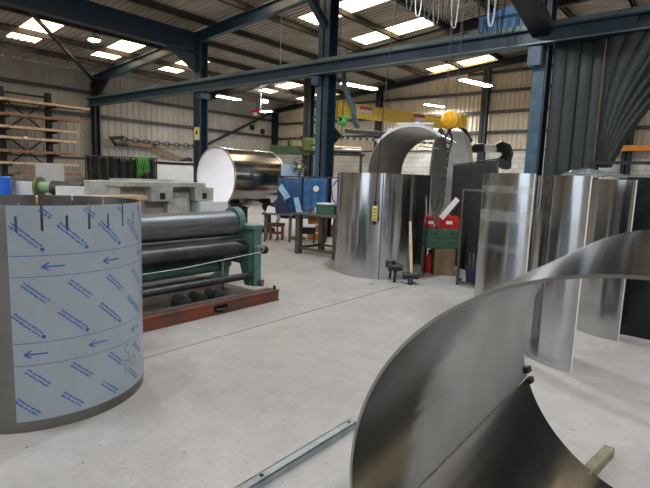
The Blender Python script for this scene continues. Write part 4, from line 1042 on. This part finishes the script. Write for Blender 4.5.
# black netting with green straps
net = MB(); rn = random.Random(4)
for i in range(61):
    for j in range(13):
        net.v.append((.10 * sin(i * .9) + rn.uniform(-.03, .03), 9.4 + 3.1 * i / 60, .3 + 1.85 * j / 12 + (rn.uniform(-.05, .05) if j == 12 else 0)))
for i in range(60):
    for j in range(12): a = i * 13 + j; net.f.append((a, a + 13, a + 14, a + 1))
o_ = net.build('hanging_netting', M['screen'], None, (-20.35, 0, 0), fixn=False); o_.modifiers.new('t', 'SOLIDIFY').thickness = .01
tag(o_, 'black netting hanging on a rail under the left wall column', 'netting')
MB().tube([(0, 9.3, 2.15), (0, 12.6, 2.2)], .03, 8).build('top_rail', M['bench'], o_)
for y in (9.35, 12.55): MB().tube([(0, y, 0), (0, y, 2.2)], .03, 8).build('post', M['bench'], o_)
stp = MB()
for k in range(7):
    y = 11.75 + .08 * k; stp.tube([(.12, y, 2.24), (.15, y + .05, 1.7), (.14, y + .02 * k, 1.25 + .05 * k), (.17, y + .12, 1.7), (.12, y + .1, 2.24)], .011, 5)
tag(stp.build('green_straps', M['bright_green'], None, (-20.2, -.35, 0)), 'bundle of bright green straps over the right end of the netting', 'straps')
stp = MB()
for k in range(4): stp.tube([(.12, 10.7 + .12 * k, 2.25), (.14, 10.75 + .12 * k, 2.0), (.12, 10.8 + .1 * k, 2.2)], .02, 5)
tag(stp.build('green_straps', M['green'], None, (-20.3, 0, 0)), 'small knot of green straps on top of the netting', 'straps')

# things behind the film cylinder
YD = lambda x, y: Vector((x, y, 0))
st2 = thing('steel_roll_on_green_stand', 'grey steel roll with a round green end flange behind the film cylinder', 'roll', (-9.6, 3.8, 0), R(39))
MB().cyl((-.27, 0, 1.25), (-.22, 0, 1.25), .19, n=28).build('end_flange', M['lime'], st2)
MB().cyl((-.22, 0, 1.25), (0, 0, 1.25), .10, n=20).build('hub', mat('pale_green', (.22, .33, .2), .5), st2)
MB().cyl((0, 0, 1.25), (.55, 0, 1.22), .13, n=24).build('roll_body', M['roll_dark'], st2)
MB().box((-.3, -.2, 0), (.5, .2, 1.06)).build('stand', M['green_dark'], st2, smooth=False)
tag(MB().box((-.26, -.01, .3), (.27, .01, 1.66)).build('grey_board', M['board'], None, (-10.6, 4.15, 0), R(35), smooth=False), 'tall grey board standing behind the green ended roll', 'board')
bpy.data.objects['grey_board'].data.transform(Matrix.Diagonal((1.12, 1, 1, 1)))
for v in bpy.data.objects['grey_board'].data.vertices: v.co.z = 0 if v.co.z < .5 else 1.68
tag(MB().box((-.17, -.01, 0), (.15, .01, 1.34)).build('pale_board', M['bluepale_w'] if 'bluepale_w' in M else M['offwhite'], None, (-10.22, 3.56, 0), R(39), smooth=False), 'small pale board leaning beside the tall grey board', 'board')
for k, (x, y, z, lab) in enumerate(((-10.35, 3.22, 0, 'lower'), (-10.35, 3.22, .9, 'upper'))):
    o_ = MB().rev([(0, .2), (.02, .22), (.5, .22), (.86, .22), (.88, .2)] if z == 0 else [(0, .14), (.02, .16), (.5, .16), (.52, .12)], (0, 0, 0), (0, 0, 1), 24).build('blue_drum', mat('drum_blue', (.02, .13, .62), .35) if k == 0 else bpy.data.materials['drum_blue'], None, (x, y, z))
    tag(o_, '%s blue drum at the far left, behind the film cylinder' % lab, 'drum')
stb = thing('steel_box_section', 'long pale steel box section behind the film cylinder, in line with the timber', 'steel section', (-9.0, 3.67, 0), R(39))
MB().box((.0, -.12, 1.1), (.56, .12, 1.30)).build('section', M['drum'], stb, smooth=False)
for x in (.05, .42): MB().box((x, -.1, 0), (x + .08, .1, 1.1)).build('trestle', M['bench'], stb, smooth=False)
gbm = tag(MB().box((-.1, -.25, 0), (1.0, .25, 1.42)).build('grey_steel_cabinet', M['cast'], None, (-8.5, 4.08, 0), R(39), smooth=False, bevel=.01), 'plain grey steel cabinet left of the grey machine bed', 'cabinet')
pal = thing('timber_pallet', 'pale timber planks on posts just behind the rim of the film cylinder', 'timber', (-5.95, 1.55, 0))
for k in range(3): MB().box((-.12 + .12 * k, .35, 1.245), (-.02 + .12 * k, 1.85, 1.29)).build('plank', M['wood'], pal, smooth=False)
for y in (.5, 1.1, 1.7): MB().box((-.12, y, 1.2), (.24, y + .08, 1.245)).build('batten', M['orange_wood'], pal, smooth=False)
for y in (.5, 1.7): MB().box((0, y, 0), (.1, y + .08, 1.2)).build('post', M['wood'], pal, smooth=False)

# ------------------------------------------------------------------ right: curtain strips, black sheeting
ct = thing('welding_curtain', 'tall dark grey strip curtain hanging from the crane beam', 'curtain', (0, YA - .18, 0))
def fold(xt0, xt1, pts, name='strip', bulge=.02):
    """one gathered fold: bulging cross-section swept down pts [(x_left, x_right, y, z)]"""
    mb = MB(); NX = 8
    for (xl, xr, y, z) in pts:
        for i in range(NX + 1):
            t = i / NX; mb.v.append((xl + (xr - xl) * t, y - bulge * sin(pi * t), z))
    for j in range(len(pts) - 1):
        for i in range(NX): a = j * (NX + 1) + i; mb.f.append((a, a + 1, a + NX + 2, a + NX + 1))
    o = mb.build(name, M['curtain'], ct, fixn=False); s = o.modifiers.new('t', 'SOLIDIFY'); s.thickness = .008
    return o
for k in range(4):
    x0 = -2.86 + .225 * k
    fold(0, 0, [(x0 + .01 * (k % 2), x0 + .235, -.03 * (k % 2), z) for z in (4.5, 3.5, 2.5, 1.5, .1)])
gx, gz = -1.98, 1.95
for k in range(7):
    tx0 = -1.95 + .34 * k; tx1 = tx0 + (.36 if k < 3 else .2); pts = []
    for i in range(15):
        t = i / 14; w = t ** 1.0
        sag = sin(pi * t) * (.10 + .05 * k)
        xl = tx0 * (1 - w) + (gx + .03 * k) * w - sag * .9; xr = tx1 * (1 - w) + (gx + .03 * k + .14) * w - sag * .9
        xl = max(xl, -1.97); xr = max(xr, xl + .06)
        pts.append((xl, xr, -.02 - .05 * k + .02 * t, 4.5 * (1 - w) + gz * w - sag * .25))
    fold(0, 0, pts, 'gathered_fold', .08)
fold(0, 0, [(-1.97, -1.9, -.1, 1.97), (-1.98, -1.84, -.1, 1.2), (-2.0, -1.8, -.1, .1)], 'gathered_fold', .05)
tag(MB().tube([(-1.96, YA - .42, 4.15), (-1.95, YA - .42, .0)], .010, 8).build('brown_pole', M['brown']), 'brown pole down the right edge of the straight curtain strips', 'pole')
# orange steel rail on the far wall, right
tag(MB().box((-5.2, 20.6, 2.93), (8, 20.9, 3.12)).build('orange_rail', M['orange']), 'orange steel rail along the far wall at the right', 'rail')
tag(MB().box((-1.9, 9.2, 1.98), (6, 9.28, 2.03)).build('black_rail', M['black'], smooth=False), 'black horizontal rail above the black plastic sheeting', 'rail')
for x in (-1.88, 2.0, 5.9): MB().box((x, 9.2, 0), (x + .08, 9.28, 1.98)).build('post', M['black'], bpy.data.objects['black_rail'], smooth=False)
# crumpled translucent sheet
tp = MB(); rt = random.Random(9)
for i in range(15):
    for j in range(9):
        tp.v.append((-1.75 + 1.15 * i / 14 + rt.uniform(-.02, .02), 6.9 + .5 * j / 8 + rt.uniform(-.02, .02), 1.74 + .05 * sin(i * .5) * (j / 8) + rt.uniform(-.03, .03) + .06 * (j / 8)))
for i in range(14):
    for j in range(8): a = i * 9 + j; tp.f.append((a, a + 9, a + 10, a + 1))
o_ = tp.build('crumpled_plastic_sheet', M['plastic_clear'], None, fixn=False, angle=20); o_.modifiers.new('t', 'SOLIDIFY').thickness = .006
tag(o_, 'crumpled grey plastic sheet draped on top of the black plastic', 'plastic sheet')
# black plastic covered stack
bp_ = MB(); NXb, NYb, NZb = 44, 20, 24; rp_ = random.Random(1)
def bpos(u, v):   # wrap: u around, v up
    pass
def wr_(x, y, z): return .4 * (.035 * sin(7 * x + 3 * z) * sin(5 * z + 2 * y) + .02 * sin(17 * x - 9 * z) + .015 * sin(23 * z + 5 * x))
X0, X1, Y0, Y1, Zt = -.92, 1.9, 6.15, 7.5, 1.72
peri = [(X0 + (X1 - X0) * i / NXb, Y0) for i in range(NXb)] + [(X1, Y0 + (Y1 - Y0) * i / NYb) for i in range(NYb)] + [(X1 - (X1 - X0) * i / NXb, Y1) for i in range(NXb)] + [(X0, Y1 - (Y1 - Y0) * i / NYb) for i in range(NYb)]
n = len(peri); cxm, cym = (X0 + X1) / 2, (Y0 + Y1) / 2
for j in range(NZb + 1):
    z = Zt * j / NZb
    for (x, y) in peri:
        d = wr_(x + y * .7, y, z); k_ = 1 - .02 * (j / NZb) ** 3
        vx, vy = x - cxm, y - cym; l = math.hypot(vx, vy)
        bp_.v.append((cxm + vx * k_ + vx / l * d, cym + vy * k_ + vy / l * d, z if j else 0.0))
for j in range(NZb):
    for i in range(n): bp_.f.append((j * n + i, j * n + (i + 1) % n, (j + 1) * n + (i + 1) % n, (j + 1) * n + i))
bp_.f.append(tuple(range(NZb * n, NZb * n + n)))
tag(bp_.build('black_plastic_stack', M['black_gloss'], None, fixn=True, angle=60), 'stack wrapped in wrinkled black plastic at the right edge', 'covered stack')

# small red heater on the left wall side
rh = thing('red_hanging_heater', 'small red and white unit hanging above the polished lying tank', 'heater', (-19.9, 18.2, 4.9))
MB().box((-.3, -.15, 0), (.3, .15, .12)).build('casing', M['red'], rh, smooth=False)
MB().cyl((-.1, 0, -.15), (-.1, 0, 0), .12).build('lamp', M['offwhite'], rh)
MB().tube([(0, 0, .12), (0, 0, .75)], .012, 6).build('hanger', M['cable'], rh)
for k, (y, z) in enumerate(((19.4, 4.3), (20.2, 4.15))):
    tag(MB().cyl((XL + .02, y, z), (XL + .1, y, z), .16, n=20).build('wall_vent', M['black']), ('upper left of two round black vents near the far corner', 'lower right of two round black vents near the far corner')[k], 'vent')

# ------------------------------------------------------------------ light
def area(name, loc, size, sy, energy, col, rot=(0, 0, 0)):
    l = bpy.data.lights.new(name, 'AREA'); l.shape = 'RECTANGLE'; l.size = size; l.size_y = sy; l.energy = energy; l.color = col
    o = bpy.data.objects.new(name, l); COL.objects.link(o); o.location = loc; o.rotation_euler = rot; return o
# area lights added as daylight at two unseen doors behind the viewer
area('added_door_daylight', (-8.0, YF + .05, 2.2), 4.9, 4.3, 70, (.86, .93, 1.), (R(90), 0, 0))
area('added_door_daylight', (5.2, YF + .05, 2.2), 5.4, 4.3, 40, (.86, .93, 1.), (R(90), 0, 0))
w = bpy.data.worlds.new('World'); sc.world = w; w.use_nodes = True
w.node_tree.nodes['Background'].inputs['Color'].default_value = (.75, .86, 1, 1); w.node_tree.nodes['Background'].inputs['Strength'].default_value = 1.0
# yard outside the doors
struct(MB().box((-30, -40, -.25), (30, YF - .01, -.05)).build('ground', M['floor'], smooth=False))

# ------------------------------------------------------------------ camera
cam = bpy.data.cameras.new('camera'); co = bpy.data.objects.new('camera', cam); COL.objects.link(co)
cam.sensor_width = 36; cam.lens = 490 / 650 * 36; cam.clip_end = 200; cam.clip_start = .05
a = math.atan2(.633, .774); pt = R(7.7); ro = R(2.0)
f0 = Vector((-sin(a), cos(a), 0)); r0 = Vector((cos(a), sin(a), 0)); z0 = Vector((0, 0, 1))
fw = f0 * cos(pt) - z0 * sin(pt); up = f0 * sin(pt) + z0 * cos(pt)
rt_ = r0 * cos(ro) + up * sin(ro); ur = -r0 * sin(ro) + up * cos(ro)
co.matrix_world = Matrix.Translation((0, 0, 1.6)) @ Matrix((rt_, ur, -fw)).transposed().to_4x4()
sc.camera = co
vs = sc.view_settings
vs.view_transform = 'Standard'; vs.look = 'None'; vs.gamma = 1; vs.exposure = 0.0; vs.use_curve_mapping = False
sc.cycles.max_bounces = 8; sc.cycles.diffuse_bounces = 5; sc.cycles.glossy_bounces = 4
sc.cycles.sample_clamp_indirect = 8
